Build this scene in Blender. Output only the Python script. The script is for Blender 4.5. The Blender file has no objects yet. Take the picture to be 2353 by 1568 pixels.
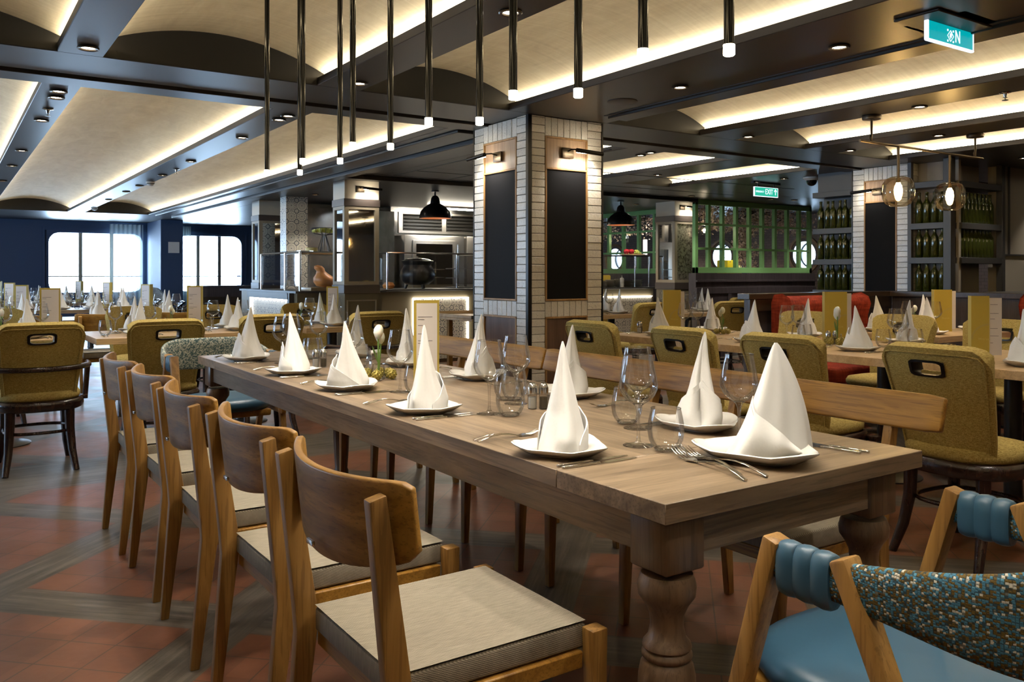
import bpy, bmesh, math, random
from math import sin, cos, pi, radians, sqrt
from mathutils import Vector, Matrix

SC = bpy.context.scene
COL = SC.collection
R = random.Random(7)

# ------------------------------------------------------------------ camera
FPX = 1939.8; HORIZON = 631.0; TH = radians(34.022); CAMZ = 1.21
cam = bpy.data.cameras.new('camera'); camo = bpy.data.objects.new('camera', cam); COL.objects.link(camo)
camo.location = (0, 0, CAMZ)
camo.rotation_euler = (pi / 2, 0, -TH)
cam.sensor_width = 36.0; cam.lens = 36.0 * FPX / 2353.0
cam.shift_y = -(784.0 - HORIZON) / 2353.0
cam.clip_start = 0.05; cam.clip_end = 200
SC.camera = camo

# ------------------------------------------------------------------ world, exposure
SC.view_settings.view_transform = 'Standard'; SC.view_settings.look = 'None'
SC.view_settings.gamma = 1.0; SC.view_settings.use_curve_mapping = False
SC.view_settings.exposure = 0.72
W = bpy.data.worlds.new('world'); SC.world = W; W.use_nodes = True
bg = W.node_tree.nodes['Background']; bg.inputs[0].default_value = (0.50, 0.72, 1.0, 1); bg.inputs[1].default_value = 22.0
SC.cycles.max_bounces = 8; SC.cycles.diffuse_bounces = 4; SC.cycles.glossy_bounces = 4
SC.cycles.transmission_bounces = 8; SC.cycles.transparent_max_bounces = 24
SC.cycles.sample_clamp_indirect = 4.0; SC.cycles.caustics_reflective = False; SC.cycles.caustics_refractive = False
SC.cycles.use_denoising = True

LED = 38.0          # cove strips
SPOT = 24.0         # recessed downlights, watts
PEND = 8.0         # rod pendants, watts

# ------------------------------------------------------------------ materials
M = {}
def newmat(name):
    m = bpy.data.materials.new(name); m.use_nodes = True; M[name] = m
    return m, m.node_tree, m.node_tree.nodes['Principled BSDF']
def setp(b, **k):
    for a, v in k.items():
        b.inputs[a.replace('_', ' ')].default_value = v if not isinstance(v, tuple) else (v + (1,) if len(v) == 3 else v)
def plain(name, col, rough=0.5, metal=0.0, **k):
    m, t, b = newmat(name); setp(b, Base_Color=col, Roughness=rough, Metallic=metal, **k); return m
def coords(t, scale=(1, 1, 1), rot=(0, 0, 0), kind='Object'):
    tc = t.nodes.new('ShaderNodeTexCoord'); mp = t.nodes.new('ShaderNodeMapping')
    mp.inputs['Scale'].default_value = scale; mp.inputs['Rotation'].default_value = rot
    t.links.new(tc.outputs[kind], mp.inputs[0]); return mp.outputs[0]
def ramp(t, fac, stops):
    r = t.nodes.new('ShaderNodeValToRGB'); e = r.color_ramp.elements
    while len(e) < len(stops): e.new(0.5)
    for i, (p, c) in enumerate(stops): e[i].position = p; e[i].color = tuple(c) + (1,)
    t.links.new(fac, r.inputs[0]); return r.outputs[0]
def noise(t, vec, scale, detail=4, rough=0.55, dist=0.0):
    n = t.nodes.new('ShaderNodeTexNoise'); n.inputs['Scale'].default_value = scale; n.inputs['Detail'].default_value = detail
    n.inputs['Roughness'].default_value = rough; n.inputs['Distortion'].default_value = dist
    t.links.new(vec, n.inputs['Vector']); return n.outputs[0]
def bump(t, b, h, strength=0.3, dist=0.002):
    n = t.nodes.new('ShaderNodeBump'); n.inputs['Strength'].default_value = strength; n.inputs['Distance'].default_value = dist
    t.links.new(h, n.inputs['Height']); t.links.new(n.outputs[0], b.inputs['Normal'])
def mth(t, op, a, b=None, c=None):
    n = t.nodes.new('ShaderNodeMath'); n.operation = op
    for i, v in enumerate((a, b, c)):
        if v is None: continue
        if isinstance(v, (int, float)): n.inputs[i].default_value = v
        else: t.links.new(v, n.inputs[i])
    return n.outputs[0]
def mixc(t, f, a, b):
    n = t.nodes.new('ShaderNodeMix'); n.data_type = 'RGBA'
    for s, v in ((0, f), (6, a), (7, b)):
        if isinstance(v, (int, float)): n.inputs[s].default_value = v
        elif isinstance(v, tuple): n.inputs[s].default_value = v + (1,)
        else: t.links.new(v, n.inputs[s])
    return n.outputs[2]
def wood(name, dark, light, axis=0, rough=0.42, fine=60.0, spec=0.5):
    m, t, b = newmat(name)
    s = [fine / 6] * 3; s[axis] = 0.8
    g = noise(t, coords(t, tuple(s)), 1.6, 5, 0.6, 1.2)
    s2 = [fine * 3] * 3; s2[axis] = 5.0
    g2 = noise(t, coords(t, tuple(s2)), 1.0, 3, 0.5)
    mid = tuple((x + y) / 2 for x, y in zip(dark, light))
    c1 = ramp(t, g, [(0.3, dark), (0.5, mid), (0.68, light)])
    c = mixc(t, mth(t, 'MULTIPLY', mth(t, 'GREATER_THAN', g2, 0.58), 0.35), c1, tuple(x * 0.55 for x in dark))
    t.links.new(c, b.inputs['Base Color']); setp(b, Roughness=rough, Specular_IOR_Level=spec)
    bump(t, b, g2, 0.25, 0.001); return m
def weave(name, cols, scale, rough=0.9, bstr=0.5, bd=0.0015):
    m, t, b = newmat(name)
    a = noise(t, coords(t, (scale, scale, scale * 0.12)), 1, 2, 0.5); c = noise(t, coords(t, (scale * 0.12, scale * 0.12, scale)), 1, 2, 0.5)
    s = mth(t, 'ADD', mth(t, 'MULTIPLY', a, 0.5), mth(t, 'MULTIPLY', c, 0.5))
    t.links.new(ramp(t, s, [(0.36, cols[0]), (0.5, cols[1]), (0.62, cols[2])]), b.inputs['Base Color'])
    setp(b, Roughness=rough, Specular_IOR_Level=0.2); bump(t, b, s, bstr, bd); return m

plain('beam', (0.030, 0.025, 0.022), 0.36, Specular_IOR_Level=0.35)
plain('beam_dark', (0.012, 0.011, 0.010), 0.5)
plain('lunette', (0.010, 0.009, 0.008), 0.55, Specular_IOR_Level=0.2)
plain('dark_metal', (0.012, 0.010, 0.009), 0.28, 0.6)
plain('black_gloss', (0.004, 0.004, 0.004), 0.10, 0.0, Specular_IOR_Level=0.35)
plain('bronze', (0.10, 0.075, 0.05), 0.35, 0.9)
plain('steel', (0.62, 0.61, 0.59), 0.16, 1.0)
plain('cutlery', (0.72, 0.69, 0.62), 0.12, 1.0)
plain('brushed', (0.50, 0.48, 0.45), 0.32, 1.0)
plain('china', (0.80, 0.78, 0.73), 0.12, Coat_Weight=0.5)
plain('chalkboard', (0.007, 0.007, 0.008), 0.6, Specular_IOR_Level=0.06)
plain('greige', (0.27, 0.23, 0.165), 0.5)
plain('greige_pale', (0.50, 0.44, 0.34), 0.5)
plain('band_brown', (0.055, 0.042, 0.036), 0.45)
plain('olive_panel', (0.115, 0.095, 0.055), 0.5)
plain('mirror', (0.72, 0.70, 0.66), 0.03, 1.0)
plain('green_paint', (0.20, 0.42, 0.16), 0.45)
plain('navy', (0.030, 0.058, 0.125), 0.6)
plain('grey_wall', (0.24, 0.21, 0.17), 0.7)
plain('shelf_grey', (0.030, 0.029, 0.028), 0.45)
plain('plastic_white', (0.75, 0.75, 0.72), 0.35)
plain('gold_card', (0.46, 0.34, 0.05), 0.45)
plain('card_edge', (0.55, 0.45, 0.12), 0.5)
plain('card_pale', (0.43, 0.33, 0.08), 0.45)
plain('paper', (0.74, 0.68, 0.64), 0.7)
plain('ink', (0.12, 0.11, 0.12), 0.7)
plain('black_iron', (0.010, 0.010, 0.011), 0.35)
plain('copper_in', (0.85, 0.42, 0.22), 0.4, 0.3)
plain('apple', (0.35, 0.012, 0.02), 0.25)
plain('grape', (0.45, 0.50, 0.10), 0.3)
plain('cheese', (0.75, 0.62, 0.25), 0.5)
plain('leaf', (0.05, 0.13, 0.03), 0.5)
plain('squash', (0.72, 0.28, 0.07), 0.4)
plain('yellow_box', (0.85, 0.70, 0.01), 0.5)
plain('blue_box', (0.03, 0.04, 0.25), 0.5)
plain('petal', (0.80, 0.78, 0.66), 0.5, Subsurface_Weight=0.1)
plain('stem_green', (0.10, 0.18, 0.03), 0.5)
plain('berry_gold', (0.30, 0.24, 0.05), 0.35, 0.4)
plain('bark', (0.09, 0.05, 0.03), 0.8)
plain('plate_grey', (0.55, 0.54, 0.48), 0.3)
plain('oil_yellow', (0.6, 0.42, 0.03), 0.3)
plain('pepper', (0.10, 0.085, 0.06), 0.8)
plain('salt', (0.75, 0.75, 0.72), 0.8)
plain('smoke_plastic', (0.55, 0.53, 0.48), 0.4)
plain('blue_leather', (0.032, 0.088, 0.145), 0.36)
plain('blue_stitch', (0.015, 0.04, 0.07), 0.6)
plain('chair_black', (0.014, 0.012, 0.014), 0.22, 0.7)
plain('sign_white', (0.8, 0.9, 0.95), 0.4)
wood('oak', (0.17, 0.080, 0.016), (0.38, 0.205, 0.055), 2)
wood('oak_x', (0.14, 0.060, 0.007), (0.42, 0.215, 0.038), 1)
wood('bent_ply', (0.175, 0.078, 0.010), (0.46, 0.245, 0.050), 1, fine=52)
wood('table_oak', (0.095, 0.064, 0.038), (0.31, 0.225, 0.145), 1, rough=0.38, fine=50)
wood('table_oak_x', (0.090, 0.060, 0.036), (0.31, 0.225, 0.145), 0, rough=0.38, fine=50)
wood('table_leg', (0.085, 0.050, 0.028), (0.17, 0.105, 0.06), 2)
wood('light_oak', (0.36, 0.235, 0.115), (0.52, 0.36, 0.19), 0, rough=0.4, fine=50)
wood('panel_wood', (0.24, 0.145, 0.085), (0.42, 0.28, 0.17), 2, fine=90)
wood('walnut', (0.062, 0.030, 0.020), (0.125, 0.068, 0.045), 2, fine=80)
wood('frame_wood', (0.24, 0.125, 0.04), (0.40, 0.23, 0.09), 2)
wood('mahogany', (0.016, 0.007, 0.005), (0.035, 0.016, 0.011), 2, rough=0.25)
wood('wainscot', (0.030, 0.024, 0.028), (0.060, 0.050, 0.056), 2, fine=80)
wood('rail_wood', (0.022, 0.014, 0.009), (0.050, 0.032, 0.020), 0, rough=0.3)
weave('olive_fabric', [(0.18, 0.125, 0.030), (0.345, 0.252, 0.076), (0.50, 0.385, 0.135)], 640, 0.9, 0.35)
weave('red_fabric', [(0.13, 0.012, 0.005), (0.20, 0.022, 0.008), (0.27, 0.036, 0.014)], 60, 0.85, 0.2)
def mat_mesh():
    m, t, b = newmat('grey_weave')
    tc = t.nodes.new('ShaderNodeTexCoord'); s = t.nodes.new('ShaderNodeSeparateXYZ'); t.links.new(tc.outputs['Object'], s.inputs[0])
    k = 2 * pi / 0.0042
    a = mth(t, 'SINE', mth(t, 'MULTIPLY', mth(t, 'ADD', s.outputs[0], s.outputs[2]), k)); c = mth(t, 'SINE', mth(t, 'MULTIPLY', mth(t, 'ADD', s.outputs[1], mth(t, 'MULTIPLY', s.outputs[0], 0.5)), k))
    f = mth(t, 'ADD', mth(t, 'MULTIPLY', mth(t, 'MULTIPLY', a, c), 0.32), mth(t, 'ADD', 0.28, mth(t, 'MULTIPLY', noise(t, coords(t, (30, 300, 30)), 1, 3), 0.45)))
    t.links.new(ramp(t, f, [(0.2, (0.10, 0.085, 0.065)), (0.5, (0.225, 0.195, 0.145)), (0.8, (0.37, 0.325, 0.25))]), b.inputs['Base Color'])
    setp(b, Roughness=0.8, Specular_IOR_Level=0.25); bump(t, b, f, 0.5, 0.0012)
mat_mesh()
weave('grey_shell', [(0.22, 0.26, 0.30), (0.35, 0.39, 0.42), (0.5, 0.55, 0.58)], 90)
def mat_tweed():
    m, t, b = newmat('tweed')
    br = t.nodes.new('ShaderNodeTexVoronoi'); br.distance = 'CHEBYCHEV'; br.inputs['Scale'].default_value = 1.0
    br.inputs['Randomness'].default_value = 0.55
    tc = t.nodes.new('ShaderNodeTexCoord'); mp = t.nodes.new('ShaderNodeMapping'); mp.inputs['Scale'].default_value = (105, 480, 1)
    t.links.new(tc.outputs['UV'], mp.inputs[0]); t.links.new(mp.outputs[0], br.inputs['Vector'])
    sep = t.nodes.new('ShaderNodeSeparateColor'); t.links.new(br.outputs['Color'], sep.inputs[0])
    c = ramp(t, sep.outputs[0], [(0.0, (0.055, 0.17, 0.26)), (0.42, (0.09, 0.26, 0.38)), (0.46, (0.13, 0.085, 0.02)), (0.82, (0.10, 0.07, 0.03)), (0.86, (0.55, 0.52, 0.43)), (1, (0.4, 0.42, 0.40))])
    c.node.color_ramp.interpolation = 'CONSTANT'
    dk = mth(t, 'GREATER_THAN', br.outputs['Distance'], 0.46)
    c = mixc(t, mth(t, 'MULTIPLY', dk, 0.75), c, (0.02, 0.03, 0.03))
    t.links.new(c, b.inputs['Base Color']); setp(b, Roughness=0.85, Specular_IOR_Level=0.25)
    bump(t, b, mth(t, 'SUBTRACT', 1.0, br.outputs['Distance']), 0.8, 0.002)
mat_tweed()
def mat_tweed_far():
    m, t, b = newmat('tweed_far')
    v = t.nodes.new('ShaderNodeTexVoronoi'); v.inputs['Scale'].default_value = 160; t.links.new(coords(t), v.inputs['Vector'])
    sep = t.nodes.new('ShaderNodeSeparateColor'); t.links.new(v.outputs['Color'], sep.inputs[0])
    t.links.new(ramp(t, sep.outputs[0], [(0.2, (0.05, 0.10, 0.11)), (0.5, (0.20, 0.24, 0.20)), (0.8, (0.5, 0.5, 0.42))]), b.inputs['Base Color']); setp(b, Roughness=0.9)
mat_tweed_far()
def mat_cloth():
    m, t, b = newmat('napkin_cloth')
    setp(b, Base_Color=(0.80, 0.79, 0.76), Roughness=0.75, Specular_IOR_Level=0.2, Sheen_Weight=0.2)
    bump(t, b, noise(t, coords(t), 28, 3), 0.35, 0.004)
mat_cloth()
def mat_vault():
    m, t, b = newmat('vault_plaster')
    n = noise(t, coords(t, (3.0, 0.9, 6.0)), 3.0, 8, 0.65, 0.8); n2 = noise(t, coords(t, (1, 22, 1)), 2.0, 5, 0.6, 0.3)
    f = mth(t, 'ADD', mth(t, 'MULTIPLY', n, 0.6), mth(t, 'MULTIPLY', n2, 0.4))
    t.links.new(ramp(t, f, [(0.3, (0.50, 0.44, 0.32)), (0.52, (0.62, 0.56, 0.42)), (0.75, (0.74, 0.69, 0.55))]), b.inputs['Base Color'])
    setp(b, Roughness=0.75); bump(t, b, noise(t, coords(t, (1, 6, 1)), 14, 6), 0.35, 0.004)
mat_vault()
def mat_brick():
    m, t, b = newmat('glazed_brick')
    g = t.nodes.new('ShaderNodeNewGeometry')
    base = mixc(t, g.outputs['Random Per Island'], (0.60, 0.56, 0.49), (0.76, 0.72, 0.64))
    pit = mth(t, 'GREATER_THAN', noise(t, coords(t), 160, 2), 0.66)
    t.links.new(mixc(t, mth(t, 'MULTIPLY', pit, 0.75), base, (0.12, 0.10, 0.07)), b.inputs['Base Color'])
    setp(b, Roughness=0.16, Specular_IOR_Level=0.6); bump(t, b, noise(t, coords(t), 55, 4), 0.55, 0.006)
    plain('grout', (0.16, 0.14, 0.11), 0.9)
mat_brick()
def mat_floor():
    m, t, b = newmat('floor_tiles')
    tc = t.nodes.new('ShaderNodeTexCoord'); s = t.nodes.new('ShaderNodeSeparateXYZ'); t.links.new(tc.outputs['Object'], s.inputs[0])
    X, Y = s.outputs[0], s.outputs[1]; q = sqrt(0.5); P = 1.047; B = 0.215
    u = mth(t, 'MULTIPLY', mth(t, 'ADD', X, Y), q); v = mth(t, 'MULTIPLY', mth(t, 'SUBTRACT', Y, X), q)
    def fr(w, off, p): return mth(t, 'MULTIPLY', mth(t, 'FRACT', mth(t, 'DIVIDE', mth(t, 'ADD', w, 50 * p - off), p)), p)
    fu, fv = fr(u, 2.62, P), fr(v, 2.456, P)
    bu, bv = mth(t, 'LESS_THAN', fu, B), mth(t, 'LESS_THAN', fv, B)
    T = (P - B) / 5
    gu = mth(t, 'FRACT', mth(t, 'DIVIDE', mth(t, 'SUBTRACT', fu, B), T)); gv = mth(t, 'FRACT', mth(t, 'DIVIDE', mth(t, 'SUBTRACT', fv, B), T))
    grout = mth(t, 'MAXIMUM', mth(t, 'LESS_THAN', gu, 0.03), mth(t, 'LESS_THAN', gv, 0.03))
    cell = t.nodes.new('ShaderNodeCombineXYZ'); t.links.new(mth(t, 'FLOOR', mth(t, 'DIVIDE', u, T)), cell.inputs[0]); t.links.new(mth(t, 'FLOOR', mth(t, 'DIVIDE', v, T)), cell.inputs[1])
    wn = t.nodes.new('ShaderNodeTexWhiteNoise'); t.links.new(cell.outputs[0], wn.inputs[0])
    terr = mixc(t, mth(t, 'ADD', mth(t, 'MULTIPLY', wn.outputs[0], 0.5), mth(t, 'MULTIPLY', noise(t, coords(t), 9, 4), 0.5)), (0.105, 0.037, 0.016), (0.19, 0.070, 0.034))
    terr = mixc(t, mth(t, 'MULTIPLY', grout, 0.8), terr, (0.045, 0.03, 0.02))
    def plank(axu, along, across):
        vv = t.nodes.new('ShaderNodeCombineXYZ'); t.links.new(mth(t, 'MULTIPLY', along, 1.5), vv.inputs[0]); t.links.new(mth(t, 'MULTIPLY', across, 26), vv.inputs[1])
        n = noise(t, vv.outputs[0], 1.3, 6, 0.65, 0.4)
        return ramp(t, n, [(0.3, (0.034, 0.026, 0.019)), (0.5, (0.080, 0.065, 0.048)), (0.7, (0.155, 0.130, 0.10))])
    pu, pv, px = plank(0, v, u), plank(1, u, v), plank(2, X, Y)
    def edge(f, w): return mth(t, 'MULTIPLY', mth(t, 'LESS_THAN', f, 0.004), 0.7)
    col = mixc(t, bu, terr, pu); col = mixc(t, bv, col, pv)
    def band(y0, y1): return mth(t, 'MULTIPLY', mth(t, 'GREATER_THAN', Y, y0), mth(t, 'LESS_THAN', Y, y1))
    yb = mth(t, 'MAXIMUM', band(5.4, 6.15), band(8.3, 9.0))
    joint = mth(t, 'LESS_THAN', mth(t, 'FRACT', mth(t, 'DIVIDE', Y, 0.187)), 0.025)
    px = mixc(t, mth(t, 'MULTIPLY', joint, 0.7), px, (0.03, 0.024, 0.018))
    col = mixc(t, yb, col, px)
    t.links.new(col, b.inputs['Base Color'])
    rn = mth(t, 'ADD', 0.26, mth(t, 'MULTIPLY', noise(t, coords(t), 5, 3), 0.25)); t.links.new(rn, b.inputs['Roughness'])
    bump(t, b, mth(t, 'SUBTRACT', noise(t, coords(t), 40, 3), mth(t, 'MULTIPLY', grout, 1.0)), 0.12, 0.003)
mat_floor()
def mat_pattern():
    m, t, b = newmat('patterned_tiles')
    tc = t.nodes.new('ShaderNodeTexCoord'); s = t.nodes.new('ShaderNodeSeparateXYZ'); t.links.new(tc.outputs['Object'], s.inputs[0])
    H = mth(t, 'ADD', s.outputs[0], s.outputs[1]); V = s.outputs[2]; T = 0.15
    cx = mth(t, 'FLOOR', mth(t, 'DIVIDE', H, T)); cz = mth(t, 'FLOOR', mth(t, 'DIVIDE', V, T))
    a = mth(t, 'SUBTRACT', mth(t, 'FRACT', mth(t, 'DIVIDE', H, T)), 0.5); c = mth(t, 'SUBTRACT', mth(t, 'FRACT', mth(t, 'DIVIDE', V, T)), 0.5)
    cell = t.nodes.new('ShaderNodeCombineXYZ'); t.links.new(cx, cell.inputs[0]); t.links.new(cz, cell.inputs[1])
    wn = t.nodes.new('ShaderNodeTexWhiteNoise'); t.links.new(cell.outputs[0], wn.inputs[0]); rnd = wn.outputs[0]
    r = mth(t, 'SQRT', mth(t, 'ADD', mth(t, 'MULTIPLY', a, a), mth(t, 'MULTIPLY', c, c))); th = mth(t, 'ARCTAN2', c, a)
    k = mth(t, 'ADD', 4, mth(t, 'MULTIPLY', mth(t, 'FLOOR', mth(t, 'MULTIPLY', rnd, 2.99)), 2))
    pet = mth(t, 'SUBTRACT', r, mth(t, 'MULTIPLY', mth(t, 'ABSOLUTE', mth(t, 'COSINE', mth(t, 'MULTIPLY', th, k))), 0.34))
    l1 = mth(t, 'LESS_THAN', mth(t, 'ABSOLUTE', pet), 0.04)
    l2 = mth(t, 'LESS_THAN', mth(t, 'ABSOLUTE', mth(t, 'SUBTRACT', r, mth(t, 'ADD', 0.36, mth(t, 'MULTIPLY', rnd, 0.18)))), 0.018)
    ac = mth(t, 'SUBTRACT', 0.5, mth(t, 'ABSOLUTE', a)); cc = mth(t, 'SUBTRACT', 0.5, mth(t, 'ABSOLUTE', c))
    rc = mth(t, 'SQRT', mth(t, 'ADD', mth(t, 'MULTIPLY', ac, ac), mth(t, 'MULTIPLY', cc, cc)))
    l3 = mth(t, 'LESS_THAN', mth(t, 'ABSOLUTE', mth(t, 'SUBTRACT', rc, 0.2)), 0.035)
    l4 = mth(t, 'LESS_THAN', mth(t, 'MINIMUM', ac, cc), 0.018)
    l5 = mth(t, 'LESS_THAN', r, 0.05)
    f = mth(t, 'MAXIMUM', mth(t, 'MAXIMUM', l1, l2), mth(t, 'MAXIMUM', l3, mth(t, 'MAXIMUM', mth(t, 'MULTIPLY', l4, 0.5), l5)))
    f = mth(t, 'MULTIPLY', f, mth(t, 'ADD', 0.45, mth(t, 'MULTIPLY', noise(t, coords(t), 90, 2), 0.8)))
    t.links.new(mixc(t, f, (0.66, 0.62, 0.52), (0.03, 0.04, 0.07)), b.inputs['Base Color']); setp(b, Roughness=0.3)
mat_pattern()
def mat_antique():
    m, t, b = newmat('antique_mirror')
    f = ramp(t, noise(t, coords(t), 30, 6, 0.7, 0.5), [(0.45, (0.45, 0.41, 0.33)), (0.6, (0.12, 0.10, 0.08))])
    t.links.new(f, b.inputs['Base Color']); setp(b, Roughness=0.25, Metallic=0.6)
    m, t, b = newmat('brick_wall')
    br = t.nodes.new('ShaderNodeTexBrick'); br.inputs['Scale'].default_value = 5.0; br.inputs['Mortar Size'].default_value = 0.01
    br.inputs['Color1'].default_value = (0.21, 0.155, 0.125, 1); br.inputs['Color2'].default_value = (0.25, 0.185, 0.15, 1); br.inputs['Mortar'].default_value = (0.11, 0.08, 0.065, 1)
    t.links.new(coords(t, (1, 1, 1), (0, pi / 2, pi / 2)), br.inputs['Vector']); t.links.new(br.outputs[0], b.inputs['Base Color']); setp(b, Roughness=0.8)
mat_antique()
def mat_steelwall():
    m, t, b = newmat('brushed_wall')
    n = noise(t, coords(t, (1.5, 1.5, 0.8)), 3, 3)
    t.links.new(ramp(t, n, [(0.3, (0.32, 0.31, 0.30)), (0.7, (0.62, 0.62, 0.62))]), b.inputs['Base Color']); setp(b, Metallic=0.95, Roughness=0.22)
    bump(t, b, n, 0.3, 0.02)
mat_steelwall()
def emis(name, col, s):
    m, t, b = newmat(name); setp(b, Base_Color=(0, 0, 0), Emission_Color=col, Emission_Strength=s, Roughness=0.6)
emis('led', (1.0, 0.85, 0.60), LED); emis('led_white', (1.0, 0.92, 0.78), 11.0)
emis('lens', (1.0, 0.90, 0.72), 30.0); emis('tip', (1.0, 0.88, 0.60), 26.0); emis('filament', (1.0, 0.66, 0.26), 90.0)
emis('sign_teal', (0.0, 0.33, 0.36), 0.75); emis('sign_green', (0.02, 0.36, 0.24), 0.9); emis('sign_edge', (0.72, 0.86, 1.0), 1.1)
emis('dim_lamp', (1.0, 0.75, 0.5), 12.0)
def mat_glass():
    m = bpy.data.materials.new('thin_glass'); m.use_nodes = True; M['thin_glass'] = m; t = m.node_tree
    for n in list(t.nodes): t.nodes.remove(n)
    out = t.nodes.new('ShaderNodeOutputMaterial'); tr = t.nodes.new('ShaderNodeBsdfTransparent'); gl = t.nodes.new('ShaderNodeBsdfGlossy')
    gl.inputs['Roughness'].default_value = 0.02; fr = t.nodes.new('ShaderNodeLayerWeight'); fr.inputs['Blend'].default_value = 0.25
    mx = t.nodes.new('ShaderNodeMixShader'); f = mth(t, 'ADD', mth(t, 'MULTIPLY', fr.outputs['Fresnel'], 0.62), 0.05)
    lw = mth(t, 'POWER', fr.outputs['Facing'], 5.0)
    tr_c = mixc(t, lw, (0.98, 0.98, 0.975), (0.88, 0.88, 0.86)); t.links.new(tr_c, tr.inputs[0])
    t.links.new(f, mx.inputs[0]); t.links.new(tr.outputs[0], mx.inputs[1]); t.links.new(gl.outputs[0], mx.inputs[2]); t.links.new(mx.outputs[0], out.inputs[0])
    m2 = m.copy(); m2.name = 'amber_glass'; M['amber_glass'] = m2
    for n in m2.node_tree.nodes:
        if n.type == 'MIX' and n.data_type == 'RGBA': n.inputs[6].default_value = (0.95, 0.87, 0.70, 1); n.inputs[7].default_value = (0.55, 0.40, 0.22, 1)
    m3 = m.copy(); m3.name = 'solid_glass'; M['solid_glass'] = m3
    for n in m3.node_tree.nodes:
        if n.type == 'MATH' and n.operation == 'ADD': n.inputs[1].default_value = 0.12
        if n.type == 'MIX' and n.data_type == 'RGBA': n.inputs[6].default_value = (0.995, 0.995, 0.99, 1); n.inputs[7].default_value = (0.96, 0.96, 0.95, 1)
    m4, t4, b4 = newmat('bottle_glass'); setp(b4, Base_Color=(0.040, 0.050, 0.008), Roughness=0.10, Transmission_Weight=0.35, IOR=1.5)
    m5 = m.copy(); m5.name = 'sheer_curtain'; M['sheer_curtain'] = m5
    m6, t6, b6 = newmat('sheer_cloth'); setp(b6, Base_Color=(0.75, 0.82, 0.80), Roughness=0.9, Alpha=0.55, Transmission_Weight=0.0)
mat_glass()

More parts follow.
